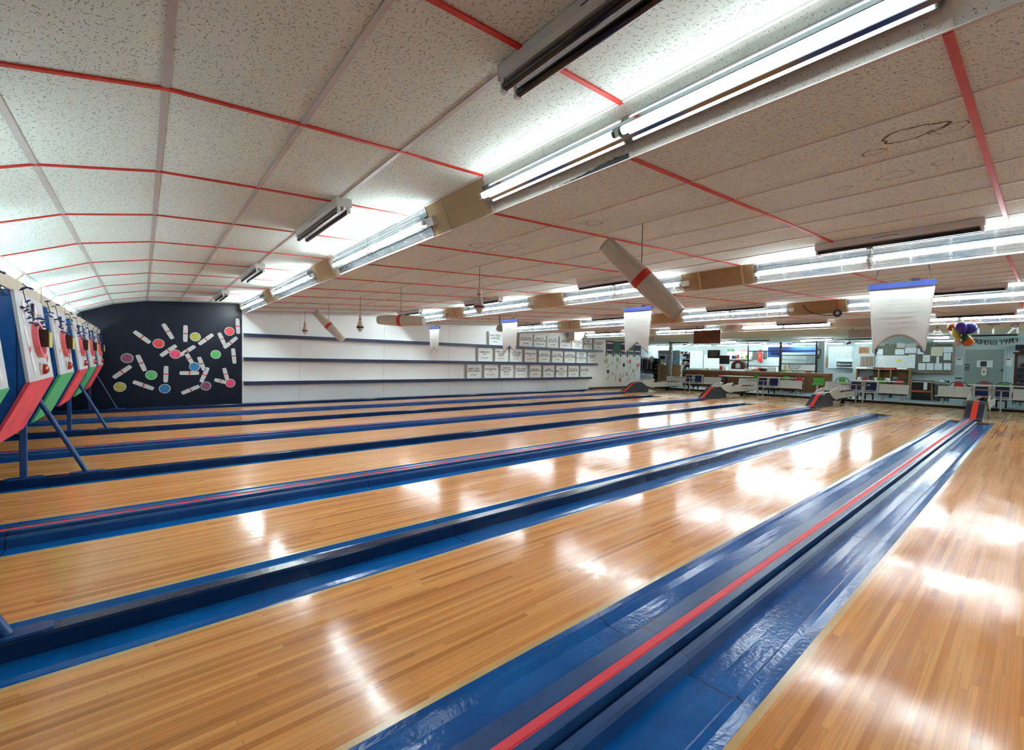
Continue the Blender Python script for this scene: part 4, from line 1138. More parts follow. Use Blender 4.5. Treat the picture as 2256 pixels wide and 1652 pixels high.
for b_, lab in [((1511, 1528, 825, 841), 'left blue-padded chair of the farthest pair'), ((1530, 1549, 825.5, 843), 'right blue-padded chair of the farthest pair'),
                ((1670, 1693, 830.5, 850), 'left blue-padded chair of the second pair from the left'), ((1694, 1718, 831.5, 852), 'right blue-padded chair of the second pair from the left'),
                ((1873, 1902, 839, 862), 'left blue-padded chair of the third pair from the left'), ((1904, 1936, 840, 864), 'right blue-padded chair of the third pair from the left'),
                ((2144, 2183, 849, 876), 'left blue-padded chair of the nearest pair'), ((2188, 2230, 850, 877), 'right blue-padded chair of the nearest pair')]:
    seat(*b_, lab)
for (p0, p1, pt), lab in [((1490, 1529, 831), 'narrow score table before the farthest blue chairs'), ((1648, 1692, 837.5), 'narrow score table before the second pair of blue chairs'),
                          ((1857, 1915, 846.5), 'narrow score table before the third pair of blue chairs'), ((2139, 2226, 858.5), 'narrow score table before the nearest blue chairs')]:
    X = 19.72
    ya, yb = at(p0, pt, X=X).y, at(p1, pt, X=X).y
    zt = max(.46, min(.72, at((p0+p1)/2, pt, X=X).z))
    t = thing('score_table', lab, 'table', (X, (ya+yb)/2, 0), 'narrow score tables on the approach')
    MB().box(X-.22, X+.16, yb, ya, zt-.025, zt).build('table_top', mat('grey_laminate', (.30, .29, .28), .3), t, bevel=.006)
    MB().box(X-.235, X-.221, yb, ya, zt-.03, zt+.012).build('front_lip', M_STEEL, t)
    for y in (yb+(ya-yb)*.22, yb+(ya-yb)*.48):
        g = MB(); g.tube([(X, y, zt-.025), (X-.02, y, .002)], .018, 10); g.build('leg', M_METALW, t)

# ================================================================== CONCOURSE
# lamps recessed under the flat ceiling
L5 = [((1759, 746.5), (1838, 746.5)), ((1742, 755.5), (1812, 755.5)), ((1625, 757.5), (1681, 757.5)), ((1581, 764), (1632, 764)), ((1677, 763), (1737, 763)), ((1816, 761.5), (1858, 761.5)), ((1884, 754), (1930, 754)),
      ((1585, 751), (1626, 751)), ((1526, 760), (1571, 760)), ((1415, 767), (1457, 767)), ((1450, 769.5), (1514, 769.5)), ((2038, 740), (2093, 740)), ((2057, 749), (2104, 749))]
whr5 = ['long one above the middle of the counter, front row', 'above the middle of the counter, second row', 'above the menu boards', 'above the blackboards', 'above the birthday parties sign', 'above the narrow picture frame',
        'beside the large banner, at its left', 'right of the brown hanging board', 'below the brown hanging board', 'at far left above the clothes', 'above the white column', 'right of the large banner, front row', 'right of the large banner, second row']
zc5 = 2.395
for (a, b), lab in zip(L5, whr5):
    A = at(a[0], a[1], z=2.385); B = at(b[0], b[1], z=2.385)
    if A.x > 26:
        xx = 24.8 if a[0] in (1450, 1581, 1816) else 25.6
        A = at(a[0], a[1], X=xx); B = at(b[0], b[1], X=xx)
    x = (A.x+B.x)/2; y0, y1 = min(A.y, B.y), max(A.y, B.y)
    zc = 2.40+.0046*(x-20)-.002
    t = thing('concourse_lamp', 'slim fluorescent ceiling lamp '+lab, 'ceiling lamp', (x, (y0+y1)/2, zc), 'slim lamps over the concourse')
    MB().box(x-.10, x+.10, y0-.02, y1+.02, zc-.05, zc).build('housing', M_NAVY, t)
    g = MB(); g.tube([(x-.05, y0, zc-.062), (x-.05, y1, zc-.062)], .022, 10); g.build('tube', M_LAMP2, t)
for y in (-2.5,):
    for x in (21.0, 24.3, 25.2):
        zc = 2.40+.0046*(x-20)-.002
        t = thing('concourse_lamp', 'slim fluorescent ceiling lamp out of view at right, %s row' % ({21.0: 'front', 24.3: 'second', 25.2: 'third'}[x]), 'ceiling lamp', (x, y, zc), 'slim lamps over the concourse')
        MB().box(x-.10, x+.10, y-.9, y+.9, zc-.05, zc).build('housing', M_NAVY, t)
        g = MB(); g.tube([(x-.05, y-.88, zc-.062), (x-.05, y+.88, zc-.062)], .022, 10); g.build('tube', M_LAMP2, t)
for (a, b), (sx, sy), lab in [(((1470, 756), (1520, 755.5)), (1517, 755), 'at the left of the counter'), (((1630, 752.5), (1695, 751)), (1684, 751), 'above the menu boards'), (((1838, 749), (1924, 748)), None, 'left of the large banner'), (((2140, 741.5), (2242, 739)), None, 'above the small letter banner')] if False else []:
    pass
for a, b, s, lab in [((1470, 756), (1520, 755.5), (1517, 755), 'black track rail with one small lamp at the left of the counter'), ((1630, 752.5), (1695, 751), (1684, 751.5), 'black track rail with one small lamp above the menu boards'),
                     ((1838, 749), (1924, 748), None, 'black track rail left of the large banner'), ((2140, 741.5), (2242, 739), None, 'black track rail above the small letter banner')]:
    A = at(a[0], a[1], z=2.36); B = at(b[0], b[1], z=2.36)
    t = thing('track_rail', lab, 'lighting track', (A+B)/2, 'black lighting tracks')
    x = (A.x+B.x)/2
    zc = 2.372+.0058*(x-15.18) if x < 20 else 2.40+.0046*(x-20)
    MB().box(x-.02, x+.02, min(A.y, B.y), max(A.y, B.y), zc-.05, zc-.001).build('rail', M_BLACK, t)
    if s:
        y = at(s[0], s[1], X=x).y
        g = MB(); g.lathe([(.05, 0), (.07, .03), (.06, .06)], 16, 0, Matrix.Translation((x, y, zc-.11))); g.build('lamp_head', M_METALW, t)
        g = MB(); g.ball((x, y, zc-.11), .04, n=10); g.build('bulb', M_SPOT, t)

# counter
X = 23.3
ya, yb = at(1504, 813, X=X).y, at(1827, 822, X=X).y
zc = (at(1504, 813, X=X).z+at(1826, 822, X=X).z)/2
t = thing('service_counter', 'long wood panelled counter with pale top in the background', 'counter', (X, (ya+yb)/2, CZ))
MB().box(X, X+.06, yb, ya, CZ+.001, zc-.04).build('front_panelling', M_COUNTER, t)
MB().box(X-.06, X+.55, yb-.04, ya+.04, zc-.04, zc).build('counter_top', mat('counter_beige', (.42, .38, .30), .35), t, bevel=.008)
MB().box(X-.03, X, yb, ya, zc-.14, zc-.045).build('trim_board', mat('counter_trim', (.30, .12, .045), .4, var=.2), t)
MB().box(X+.06, X+.5, yb, yb+.05, CZ+.001, zc-.041).build('end_panel', M_COUNTER, t)
ZCT = zc

def panelX(name, label, cat, px, X, mt, thick=.03, group=None, frame=None, bev=.004, fw_=.03):
    ya, yb, z0, z1 = rectX(*px, X)
    if 0 < XBACK-X < .1 and thick < .1: thick = XBACK-X-.0005
    if frame is None:
        o = MB().box(0, thick, yb-(ya+yb)/2, ya-(ya+yb)/2, 0, z1-z0).build(name, mt, None, bevel=bev)
        o.location = (X, (ya+yb)/2, z0)
        return tag(o, label, cat, group)
    t = thing(name, label, cat, (X, (ya+yb)/2, z0), group)
    MB().box(X, X+thick, yb, ya, z0, z1).build('panel', mt, t, bevel=bev)
    for q, b in enumerate(((yb, ya, z1-fw_, z1), (yb, ya, z0, z0+fw_), (yb, yb+fw_, z0+fw_, z1-fw_), (ya-fw_, ya, z0+fw_, z1-fw_))):
        MB().box(X-.012, X-.001, *b).build('frame_bar', frame, t)
    return t
XW = XBACK-.04
# behind the counter
panelX('whiteboard', 'large white notice board covered with lines of writing, left of the kitchen', 'whiteboard', (1515, 772, 1549, 812), XW, M_PRINT, frame=M_GREYP)
panelX('notice_sheet', 'white poster sheet below the upper blackboard', 'poster', (1551, 781, 1585, 812), XW-.02, M_PRINT2)
t = panelX('chalk_board', 'upper blackboard with chalk writing, hung at a slant', 'blackboard', (1559, 771, 1586, 789), 24.6, M_BLACK, frame=M_BROWN)
c = t.location
textX('CHALK\nMENU', .16, c.y, c.z+.26, 24.585).build('chalk_writing', mat('chalk_ochre', (.30, .24, .14), .8), t)
panelX('chalk_board', 'lower blackboard, blank, right of the slanted one', 'blackboard', (1585, 783, 1607, 802), 24.5, M_BLACK, frame=M_BROWN)
for i, (p0, p1, col, word) in enumerate([(1602, 1617, (.04, .20, .06), 'MENU'), (1617.5, 1633, (.55, .60, .58), 'SPECIALS'), (1633.5, 1647, (.55, .20, .20), 'DRINKS')]):
    X = XBACK-.031
    ya, yb, z0, z1 = rectX(p0, 768.5, p1, 787.5, X)
    t = thing('menu_board', 'lit menu board with %s header over the kitchen' % ['green', 'white', 'pink'][i], 'menu board', (X, (ya+yb)/2, z0), 'menu boards over the kitchen')
    MB().box(X, X+.03, yb, ya, z0, z1).build('board', M_PRINT2, t)
    MB().box(X-.004, X, yb+.01, ya-.01, z1-.14, z1-.01).build('header', mat('menu_header_%d' % i, col, .6), t)
    textX(word, .09, (ya+yb)/2, z1-.075, X-.006).build('lettering', M_PAPER if i != 1 else M_INK, t)
# dark appliance with round top, paper stacks and bottles on the counter
X = 24.6
ya, yb, z0, z1 = rectX(1611, 794, 1641, 813, X)
t = thing('coffee_machine', 'dark brown rounded machine on the back counter, below the menu boards', 'machine', (X, (ya+yb)/2, z0))
g = MB(); N = 14; cyy, r = (ya+yb)/2, (ya-yb)/2
g.prism([(yb, z0), (ya, z0)]+[(cyy+r*math.cos(PI*i/N), z0+.18+(z1-z0-.18)*math.sin(PI*i/N)) for i in range(N+1)], X, X+.35, 'x', 0); g.build('body', M_BROWN, t, bevel=.01)
g = MB(); g.prism([(cyy-.12, z0+.05), (cyy+.12, z0+.05)]+[(cyy+.12*math.cos(PI*i/8), z0+.20+.12*math.sin(PI*i/8)) for i in range(9)], X-.01, X, 'x', 0); g.build('front_window', M_GREYP, t)
# kitchen wall shelf line and worktop
XK = 25.7
ya, yb, z0, z1 = rectX(1598, 813.5, 1800, 822, XK)
t = thing('kitchen_worktop', 'steel kitchen worktop behind the panelled counter', 'worktop', (XK, (ya+yb)/2, CZ))
MB().box(XK, XBACK-.02, yb, ya, .90, .94).build('top', M_STEEL, t)
MB().box(XK+.05, XBACK-.05, yb+.05, ya-.05, CZ+.001, .899).build('cabinet', M_WALLB, t)
ysa, ysb = at(1600, 788, X=XBACK).y, at(1657, 788, X=XBACK).y
o = MB().box(-.24, 0, -(ysa-ysb)/2, (ysa-ysb)/2, 0, .03).build('kitchen_shelf', M_METALW); o.location = (XBACK-.001, (ysa+ysb)/2, 1.60)
tag(o, 'white shelf under the menu boards', 'shelf')
# small goods on the kitchen shelf and worktop
random.seed(21)
gcol = [M_PAPER, M_REDV, M_YEL, M_NAVY, M_CREAM, M_GREENV, M_BROWN, M_GREYP]
for i in range(11):
    g = MB(); h = random.uniform(.10, .26)
    if i % 3 == 0: g.lathe([(.035, 0), (.04, .01), (.04, h*.6), (.016, h*.75), (.016, h), (.004, h)], 12)
    else: g.box(-.06, .06, -.05, .05, 0, h)
    o = g.build('kitchen_packet', gcol[(i*5) % 8], None, bevel=0 if i % 3 == 0 else .006); o.location = (XBACK-.13, ysb+(ysa-ysb)*(i+.5)/11, 1.631)
    tag(o, 'small packet or bottle on the white kitchen shelf', 'packet', 'packets on the kitchen shelf')
yk0, yk1 = at(1790, 815, X=25.95).y, at(1655, 815, X=25.95).y
for i in range(10):
    h = random.uniform(.14, .36); w = random.uniform(.06, .14)
    o = MB().box(-.12, .12, -w, w, 0, h).build('kitchen_box', gcol[(i*3+1) % 8], None, bevel=.008); o.location = (25.95, yk0+(yk1-yk0)*(i+.5)/10, .9405)
    tag(o, 'small box or appliance standing on the steel kitchen worktop', 'box', 'boxes on the kitchen worktop')
# things along the counter top
cnt = [(1560, 'stack of small pale boxes'), (1589, 'red and white carton'), (1597, 'white carton with red print'), (1643, 'white cup stack'), (1652, 'low tray of pale packets'), (1664, 'row of brown packets'), (1676, 'black round canister'), (1683, 'dark square tin'), (1700, 'white till box')]
for i, (px, lab) in enumerate(cnt):
    X = 23.55
    y = at(px, 812, X=X).y; w, h = [(.18, .10), (.10, .22), (.2, .18), (.14, .12), (.3, .07), (.3, .10), (.12, .14), (.13, .14), (.34, .20)][i]
    col = [M_CREAM, M_REDP, M_PAPER, M_PAPER, M_CREAM, M_OAK, M_BLACK, M_DARK, M_METALW][i]
    nm = ['box_stack', 'carton', 'carton', 'cup_stack', 'packet_tray', 'packet_row', 'canister', 'tin', 'till'][i]
    g = MB()
    if nm in ('canister', 'cup_stack'): g.lathe([(w*.45, 0), (w*.5, .01), (w*.5, h-.02), (w*.4, h)], 16)
    else: g.box(-.10, .10, -w/2, w/2, 0, h)
    o = g.build(nm, col, None, bevel=.006); o.location = (X, y, ZCT)
    tag(o, lab+' on the long panelled counter', nm.replace('_', ' '))
# framed glass booth with bars
X = 23.75
t = thing('glass_booth', 'black framed glass screen above the right part of the counter', 'glass screen', (X, at(1720, 790, X=X).y, ZCT))
for px, y0, y1, w in ((1647.5, 763, 813.5, .05), (1719, 760, 816, .10), (1798, 759, 818, .07)):
    y = at(px, 790, X=X).y
    MB().box(X, X+.06, y-w/2, y+w/2, ZCT, 2.41).build('post', M_BLACK, t)
for p0, p1, v0, v1, w in ((1648, 1798, 773.5, 773, .045), (1719, 1798, 782, 783, .04), (1719, 1798, 801, 802.5, .045), (1648, 1719, 806, 807, .04), (1719, 1798, 815, 817, .06)):
    a, b = at(p0, v0, X=X), at(p1, v1, X=X)
    MB().box(X+.005, X+.05, b.y, a.y, (a.z+b.z)/2-w/2, (a.z+b.z)/2+w/2).build('rail', M_BLACK, t)
a, b = at(1719, 763, X=X), at(1798, 763, X=X)
MB().box(X+.02, X+.03, b.y, a.y, at(1760, 801, X=X).z, at(1760, 783, X=X).z).build('pane', glass('booth_glass', (.85, .9, .9), .2), t)
# blue fascia behind the screen and the party sign
o = panelX('blue_fascia', 'blue painted fascia behind the glass screen', 'fascia', (1692, 764, 1797, 776), 24.6, mat('royal_blue', (.02, .07, .30), .4, var=.3, scale=1.5), thick=.5)
o = panelX('blue_awning', 'bright blue sloping panel left of the middle post', 'panel', (1691, 774, 1717, 787), 24.7, mat('sky_blue_panel', (.04, .18, .50), .3, var=.2, scale=3))
ya, yb, z0, z1 = rectX(1722, 803, 1796, 816, 23.72)
t = thing('party_sign', 'white sign with birthday parties lettering along the counter', 'sign', (23.71, (ya+yb)/2, z0))
MB().box(23.69, 23.71, yb, ya, z0, z1).build('board', M_PAPER, t)
textX('Birthday\nParties!', (z1-z0)*.56, ya-.30, (z0+z1)/2+.02, 23.685, align='LEFT', spacing=.72).build('lettering', M_INK, t)
MB().box(23.684, 23.69, ya-.22, ya-.12, z0+.03, z1-.03).build('tan_strip', M_YEL, t)
# wall things behind the screen
panelX('poster', 'pale sheet on the kitchen wall left of the dark poster', 'poster', (1649, 774, 1657, 788), XW, M_PRINT2)
panelX('poster', 'dark green poster on the kitchen wall', 'poster', (1658, 774, 1668, 792), XW, M_CORK)
o = MB().lathe([(.10, 0), (.11, .03), (.11, .45), (.08, .52), (.03, .56), (.03, .62), (.06, .64), (.05, .68)], 18).build('fire_extinguisher', M_REDP)
p = at(1674, 797, X=XW-.10); o.location = (p.x, p.y, p.z); tag(o, 'red fire extinguisher with white label on the kitchen wall', 'fire extinguisher')
MB().lathe([(.112, .16), (.114, .17), (.114, .34), (.112, .35)], 18).build('label_band', M_PAPER, o)
panelX('framed_picture', 'dark picture on the kitchen wall right of the extinguisher', 'picture', (1682, 774, 1689, 790), XW, M_CORK, frame=M_BLACK)
# white column beside the screen, small frame, dark panel
yq = at(1805, 800, X=24.3)
o = MB().box(-.14, .14, -.18, .18, 0, 2.42-CZ).build('column', M_WALLB, None, bevel=.01); o.location = (24.45, yq.y, CZ+.001); tag(o, 'square pale column right of the glass screen', 'column')
panelX('framed_picture', 'small black frame with a white print on the pale column', 'picture', (1797.5, 769, 1809, 783), 24.25, M_PAPER, frame=M_BLACK, fw_=.05)
panelX('wall_speaker', 'black box below the small frame on the column', 'speaker', (1799, 785, 1804, 790), 24.2, M_BLACK, thick=.1)
panelX('brown_board', 'narrow brown board right of the pale column', 'board', (1811, 786, 1824, 809), XW, M_OAK)
# opening with bright shelves right of the column
o = panelX('bright_panel', 'pale blue wall panel of the back office', 'panel', (1825, 763, 1880, 812), XW-.01, mat('pale_blue_wall', (.62, .78, .82), .6))
t = thing('paper_rack', 'white rack of papers on the pale blue wall', 'rack', at(1860, 803, X=XW-.2))
ya, yb, z0, z1 = rectX(1843, 796, 1879, 809, XW-.25)
for q in range(3):
    z = z0+(z1-z0)*q/2; MB().box(XW-.30, XW-.02, yb, ya, z-.012, z+.012).build('tray', M_METALW, t)
MB().box(XW-.30, XW-.02, ya, ya+.02, z0-.012, z1+.012).build('side', M_METALW, t); MB().box(XW-.30, XW-.02, yb-.02, yb, z0-.012, z1+.012).build('side', M_METALW, t)
for q in range(2): MB().box(XW-.28, XW-.06, yb+.1, ya-.15, z0+(z1-z0)*q/2+.013, z0+(z1-z0)*q/2+.06).build('paper_stack', M_BLACK if q == 0 else M_INK, t)
for i, px in enumerate((1842, 1850, 1858, 1866, 1874)):
    panelX('pinned_sheet', 'white sheet on the pale blue wall, %s from the left' % ['first', 'second', 'third', 'fourth', 'fifth'][i], 'paper', (px-3, 772+(i % 2)*2, px+3, 789-(i % 3)), XW-.03, M_PRINT2, thick=.006, group='sheets on the pale blue wall')
# partition with picture, panels
panelX('partition_wall', 'grey-green partition with a small picture, left of the notice board', 'partition', (1880, 757, 1926, 840), 26.15, M_WALLB, thick=.08)
panelX('framed_picture', 'small orange-brown picture on the partition', 'picture', (1892, 764.5, 1915, 779), 26.13, mat('orange_brown', (.22, .10, .04), .6, var=.4, scale=8), frame=M_OAK, fw_=.02)
panelX('louvre_panel', 'brown and grey slatted panel on the partition', 'panel', (1895, 785, 1924, 807), 26.12, plank('slats', (.10, .06, .03), (.25, .24, .20), .05))
# notice board with papers
ya, yb, z0, z1 = rectX(1924, 760, 2098, 820.5, 26.3)
t = thing('notice_board', 'wide dark green notice board crowded with papers', 'notice board', (26.3, (ya+yb)/2, z0))
MB().box(26.3, 26.34, yb, ya, z0, z1).build('board', M_CORK, t)
for q in ((yb, ya, z1-.03, z1), (yb, ya, z0, z0+.04), (yb-.03, yb, z0, z1)): MB().box(26.285, 26.30, *q).build('frame_bar', M_OAK, t)
pap = [(1928, 782, 1944, 811), (1944, 783, 1959, 811), (1959, 783, 1974, 811), (1974, 783, 1988, 811), (1988, 783, 2002, 811), (2002, 781, 2016, 811), (1932, 769, 1945, 781), (1972, 769, 1992, 781), (1994, 765, 2019, 778), (2021, 768, 2036, 780),
       (2051, 763, 2077, 784), (2078, 764, 2099, 776), (2079, 777, 2095, 793), (2033, 782, 2049, 797), (2063, 785, 2069, 800), (2023, 800, 2039, 815), (2041, 800, 2057, 815), (2059, 800, 2076, 815), (2079, 800, 2095, 815)]
for q in pap:
    a_, b_, c_, d_ = rectX(*q, 26.285)
    MB().box(26.283, 26.299, b_, a_, c_, d_).build('paper', mat('cream_poster', (.55, .53, .40), .7) if q[0] == 2051 else M_PRINT, t)
a_, b_, c_, d_ = rectX(1974, 791, 1986, 797, 26.28); MB().box(26.277, 26.2825, b_, a_, c_, d_).build('yellow_slip', M_YEL, t)
for q in ((1950, 757, 1960, 766), (1962, 758, 1974, 766), (1976, 756, 1994, 766), (1996, 758, 2018, 764), (2038, 755, 2056, 765), (2058, 757, 2098, 764)):
    a_, b_, c_, d_ = rectX(*q, 26.28); MB().box(26.275, 26.282, b_, a_, c_, d_).build('photo_print', M_CORK if q[0] % 4 else M_GREYP, t)
# trophy shelves under the board
X = 25.7
ya, yb, z0, z1 = rectX(1885, 812.5, 2004, 840, X)
t = thing('trophy_cabinet', 'low brown open cabinet with pale books under the notice board', 'cabinet', (X, (ya+yb)/2, CZ))
XE = 26.26
MB().box(X, XE, yb, ya, z1-.03, z1).build('top', M_OAK, t)
MB().box(XE-.04, XE, yb, ya, CZ+.001, z1-.031).build('back', M_OAK, t)
for y in (yb, yb+(ya-yb)*.33, yb+(ya-yb)*.55, ya-.03): MB().box(X, XE-.041, y, y+.03, CZ+.001, z1-.031).build('upright', M_OAK, t)
MB().box(X, XE-.041, yb+.03, ya-.03, .60, .63).build('shelf', M_OAK, t)
for p0, p1, lab, mt in ((1888, 1903, 'left row of pale books in the open brown cabinet', M_PAPER), (1925, 1939, 'middle row of pale books in the open brown cabinet', M_PAPER), (1948, 1964, 'red and white book row in the open brown cabinet', M_METALW)):
    y0, y1 = at(p1, 832, X=X+.1).y, at(p0, 832, X=X+.1).y
    o = MB().box(-.08, .08, -(y1-y0)*.38, (y1-y0)*.38, 0, .17).build('book_row', mt); o.location = (X+.14, (y0+y1)/2, .6305); tag(o, lab, 'books')
p = at(1972, 833, X=X+.15)
o = MB().ball((0, 0, .12), .12, n=18).build('globe', mat('globe_blue', (.10, .22, .32), .3, var=.5, scale=6)); o.location = (X+.14, p.y, .6305); tag(o, 'blue and white globe in the open brown cabinet', 'globe')
p = at(1918, 818, X=X+.15)
t = thing('trophy', 'dark trophy cup standing in the brown cabinet', 'trophy', (X+.14, p.y, .6305))
g = MB(); g.lathe([(.06, 0), (.06, .04), (.02, .06), (.02, .12), (.06, .16), (.085, .22), (.09, .27), (.08, .27)], 16, 0, Matrix.Translation((X+.14, p.y, .6305))); g.build('cup', M_BROWN, t)
# things on top of the cabinet
for px, lab in ((1899, 'flat stack of papers at the left end'), (1938, 'dark folder pile in the middle'), (1963, 'red-edged book pile'), (1984, 'white book pile at the right end')):
    y = at(px, 811, X=X+.2).y
    o = MB().box(-.1, .1, -.22, .22, 0, .06).build('paper_pile', {1899: M_PAPER, 1938: M_BLACK, 1963: M_REDV, 1984: M_PAPER}[px], None, bevel=.004); o.location = (X+.2, y, z1); tag(o, lab+' on the brown cabinet top', 'papers')
# black display cabinet and grey bin
X = 22.2
ya, yb, z0, z1 = rectX(2006, 838, 2054, 881, X)
t = thing('display_cabinet', 'black display cabinet with orange band and pale side boards', 'cabinet', (X, (ya+yb)/2, CZ))
MB().box(X, X+.5, yb+.03, ya-.03, CZ+.001, z1).build('body', M_BLACK, t)
for y in (yb, ya-.028): MB().box(X-.03, X+.5, y, y+.028, CZ+.001, z1+.03).build('side_board', M_OAK, t)
zz = at(2030, 862, X=X).z
MB().box(X-.012, X-.001, yb+.03, ya-.03, zz-.03, zz+.03).build('orange_band', mat('orange_paint', (.55, .13, .03), .5), t)
textX('CANDLEPIN BOWLING', .05, (ya+yb)/2, zz, X-.014).build('lettering', M_REDP, t)
MB().box(X-.012, X-.001, yb+.14, yb+.24, z1-.34, z1-.08).build('price_card', M_PAPER, t)
MB().box(X-.02, X+.45, yb+.03, ya-.03, z1-.07, z1-.03).build('glass_top', M_GREYP, t)
ya, yb, z0, z1 = rectX(2061, 841, 2083, 882, X+.1)
X = 22.0
t = thing('waste_bin', 'dark grey-green waste bin with domed lid right of the black cabinet', 'bin', (X+.3, (ya+yb)/2, CZ))
g = MB(); g.lathe([(.16, .001), (.175, .02), (.20, .55), (.205, .60)], 24, 0, Matrix.Translation((X+.3, (ya+yb)/2, CZ))); g.build('body', mat('bin_green', (.08, .10, .09), .5), t)
g = MB(); g.lathe([(.215, .60), (.215, .63), (.16, .70), (.07, .74), (.01, .745)], 24, 0, Matrix.Translation((X+.3, (ya+yb)/2, CZ))); g.build('lid', mat('bin_lid', (.12, .16, .15), .4), t)
# door with its signs
ya, yb, z0, z1 = rectX(2125, 770, 2211, 850, XBACK-.03)
dt = MB().box(XBACK-.035, XBACK-.001, yb, ya, CZ+.001, z1).build('door_1', M_DOOR, kind='structure')
for b in ((yb-.05, yb, CZ+.001, z1+.05), (ya, ya+.05, CZ+.001, z1+.05), (yb, ya, z1, z1+.05)): MB().box(XBACK-.05, XBACK-.001, *b).build('door_frame', M_WALLB, dt)
a_, b_, c_, d_ = rectX(2152, 794, 2187, 809, XBACK-.04)
MB().box(XBACK-.042, XBACK-.036, b_, a_, c_, d_).build('door_notice', M_PRINT2, dt); MB().box(XBACK-.045, XBACK-.0425, a_-.28, a_-.10, c_+.03, d_-.03).build('dark_photo', M_INK, dt)
a_, b_, c_, d_ = rectX(2162, 810, 2174, 828, XBACK-.04)
g = MB(); g.prism([(b_, c_+.05), (b_+.05, c_), (a_-.05, c_), (a_, c_+.05), (a_, d_-.05), (a_-.05, d_), (b_+.05, d_), (b_, d_-.05)], XBACK-.12, XBACK-.036, 'x', 0); g.build('dispenser', M_CREAM, dt)
MB().box(XBACK-.124, XBACK-.121, b_+.05, a_-.05, (c_+d_)/2-.02, (c_+d_)/2+.03).build('dispenser_window', M_INK, dt)
a_, b_, c_, d_ = rectX(2125, 802, 2136, 812, XBACK-.04); MB().box(XBACK-.042, XBACK-.036, b_, a_, c_, d_).build('washroom_sign', M_BLACK, dt)
textX('WC', .075, (a_+b_)/2, (c_+d_)/2, XBACK-.0435).build('lettering', M_PAPER, dt)
a_, b_, c_, d_ = rectX(2125, 814, 2136, 816, XBACK-.04); MB().box(XBACK-.042, XBACK-.036, b_, a_, c_, d_).build('sign_strip', M_BLACK, dt)
p = at(2208, 815, X=XBACK-.04); g = MB(); g.ball((XBACK-.07, p.y, p.z), .035, n=12); g.build('door_knob', M_BLACK, dt)
for q, lab in (((2105, 788, 2121, 804), 'white notice with red oval left of the grey door'), ((2213, 788, 2230, 806), 'white notice with red oval right of the grey door')):
    a_, b_, c_, d_ = rectX(*q, XBACK-.02)
    t = thing('wall_notice', lab, 'notice', (XBACK-.012, (a_+b_)/2, c_), 'notices beside the grey door')
    MB().box(XBACK-.014, XBACK-.001, b_, a_, c_, d_).build('sheet', M_PRINT2, t)
    N = 18; g = MB(); g.add([(XBACK-.016, (a_+b_)/2+.07*math.cos(2*PI*i/N), d_-.06+.03*math.sin(2*PI*i/N)) for i in range(N)], [tuple(range(N))], 0); g.build('red_oval', M_REDV, t)
o = panelX('blue_plate', 'small blue lettered plate on the wall left of the grey door', 'plate', (2104, 832, 2121, 835), XBACK-.02, M_NAVY, thick=.015)
panelX('wall_plate', 'small black outlet box low on the wall left of the grey door', 'outlet', (2080, 838.5, 2092, 843.5), XBACK-.03, M_BLACK, thick=.03)
# television and claw machine at the right edge
panelX('television', 'black wall television at the right edge of the view', 'television', (2237, 759, 2290, 772), 26.2, M_BLACK, thick=.06)
X = 24.8
ya, yb, z0, z1 = rectX(2234, 779, 2300, 850, X)
t = thing('prize_cabinet', 'dark wooden prize cabinet with glass front at the right edge', 'prize machine', (X, (ya+yb)/2, CZ))
MB().box(X+.03, X+.6, yb+.02, ya-.02, CZ+.001, .72).build('base', M_BROWN, t)
MB().box(X+.55, X+.6, yb+.02, ya-.02, .721, z1).build('back', M_GREYP, t)
for y in (yb, ya-.07): MB().box(X, X+.6, y, y+.07, CZ+.001, z1).build('side', M_BROWN, t)
g = MB(); yc = (ya+yb)/2
g.prism([(yb-.05, z1), (ya+.05, z1), (ya+.05, z1+.05), (ya-.12, z1+.06), (yc+.3, z1+.16), (yc, z1+.18), (yc-.3, z1+.16), (yb+.12, z1+.06), (yb-.05, z1+.05)], X-.03, X+.63, 'x', 0); g.build('crest', M_BROWN, t)
MB().box(X+.01, X+.018, yb+.07, ya-.07, .74, z1-.01).build('glass_front', glass('prize_glass', (.9, .95, .95), .15), t)
random.seed(11)
for j, (dy, z, col) in enumerate([(.2, .80, M_REDV), (.38, .82, M_PAPER), (.26, 1.02, M_CREAM), (.5, 1.0, M_REDV), (.28, 1.25, M_PAPER), (.55, 1.22, M_GREYP), (.22, 1.42, M_REDP), (.5, 1.45, M_PAPER)]):
    g = MB(); g.ball((X+.3, ya-.07-dy*.9, z+.02), .10, .09, .09, 12); g.build('plush_toy', col, t)
for z in (.95, 1.17, 1.38): MB().box(X+.06, X+.54, yb+.07, ya-.07, z-.02, z-.008).build('inner_shelf', M_METALW, t)

# tables and hoop-backed chairs on the concourse
def round_table(px, X, lab, w=.9):
    y = at(px, 845, X=X).y
    t = thing('cafe_table', lab, 'table', (X, y, CZ), 'pale tables on the concourse')
    MB().box(X-.35, X+.35, y-w, y+w, .70, .73).build('table_top', mat('table_cream', (.50, .50, .44), .35), t, bevel=.008)
    for dy in (-w*.6, w*.6):
        MB().box(X-.03, X+.03, y+dy-.03, y+dy+.03, CZ+.02, .70).build('leg', M_BLACK, t)
        MB().box(X-.28, X+.28, y+dy-.03, y+dy+.03, CZ+.001, CZ+.02).build('foot', M_BLACK, t)
for px, lab, X, w in ((1620, 'pale table behind the farthest right-hand white bench', 22.3, .7), (1725, 'pale table before the panelled counter', 22.2, .75), (1930, 'pale table below the open brown cabinet', 22.9, .8), (2190, 'long pale table before the grey door', 22.4, 1.0)):
    round_table(px, X, lab, w)
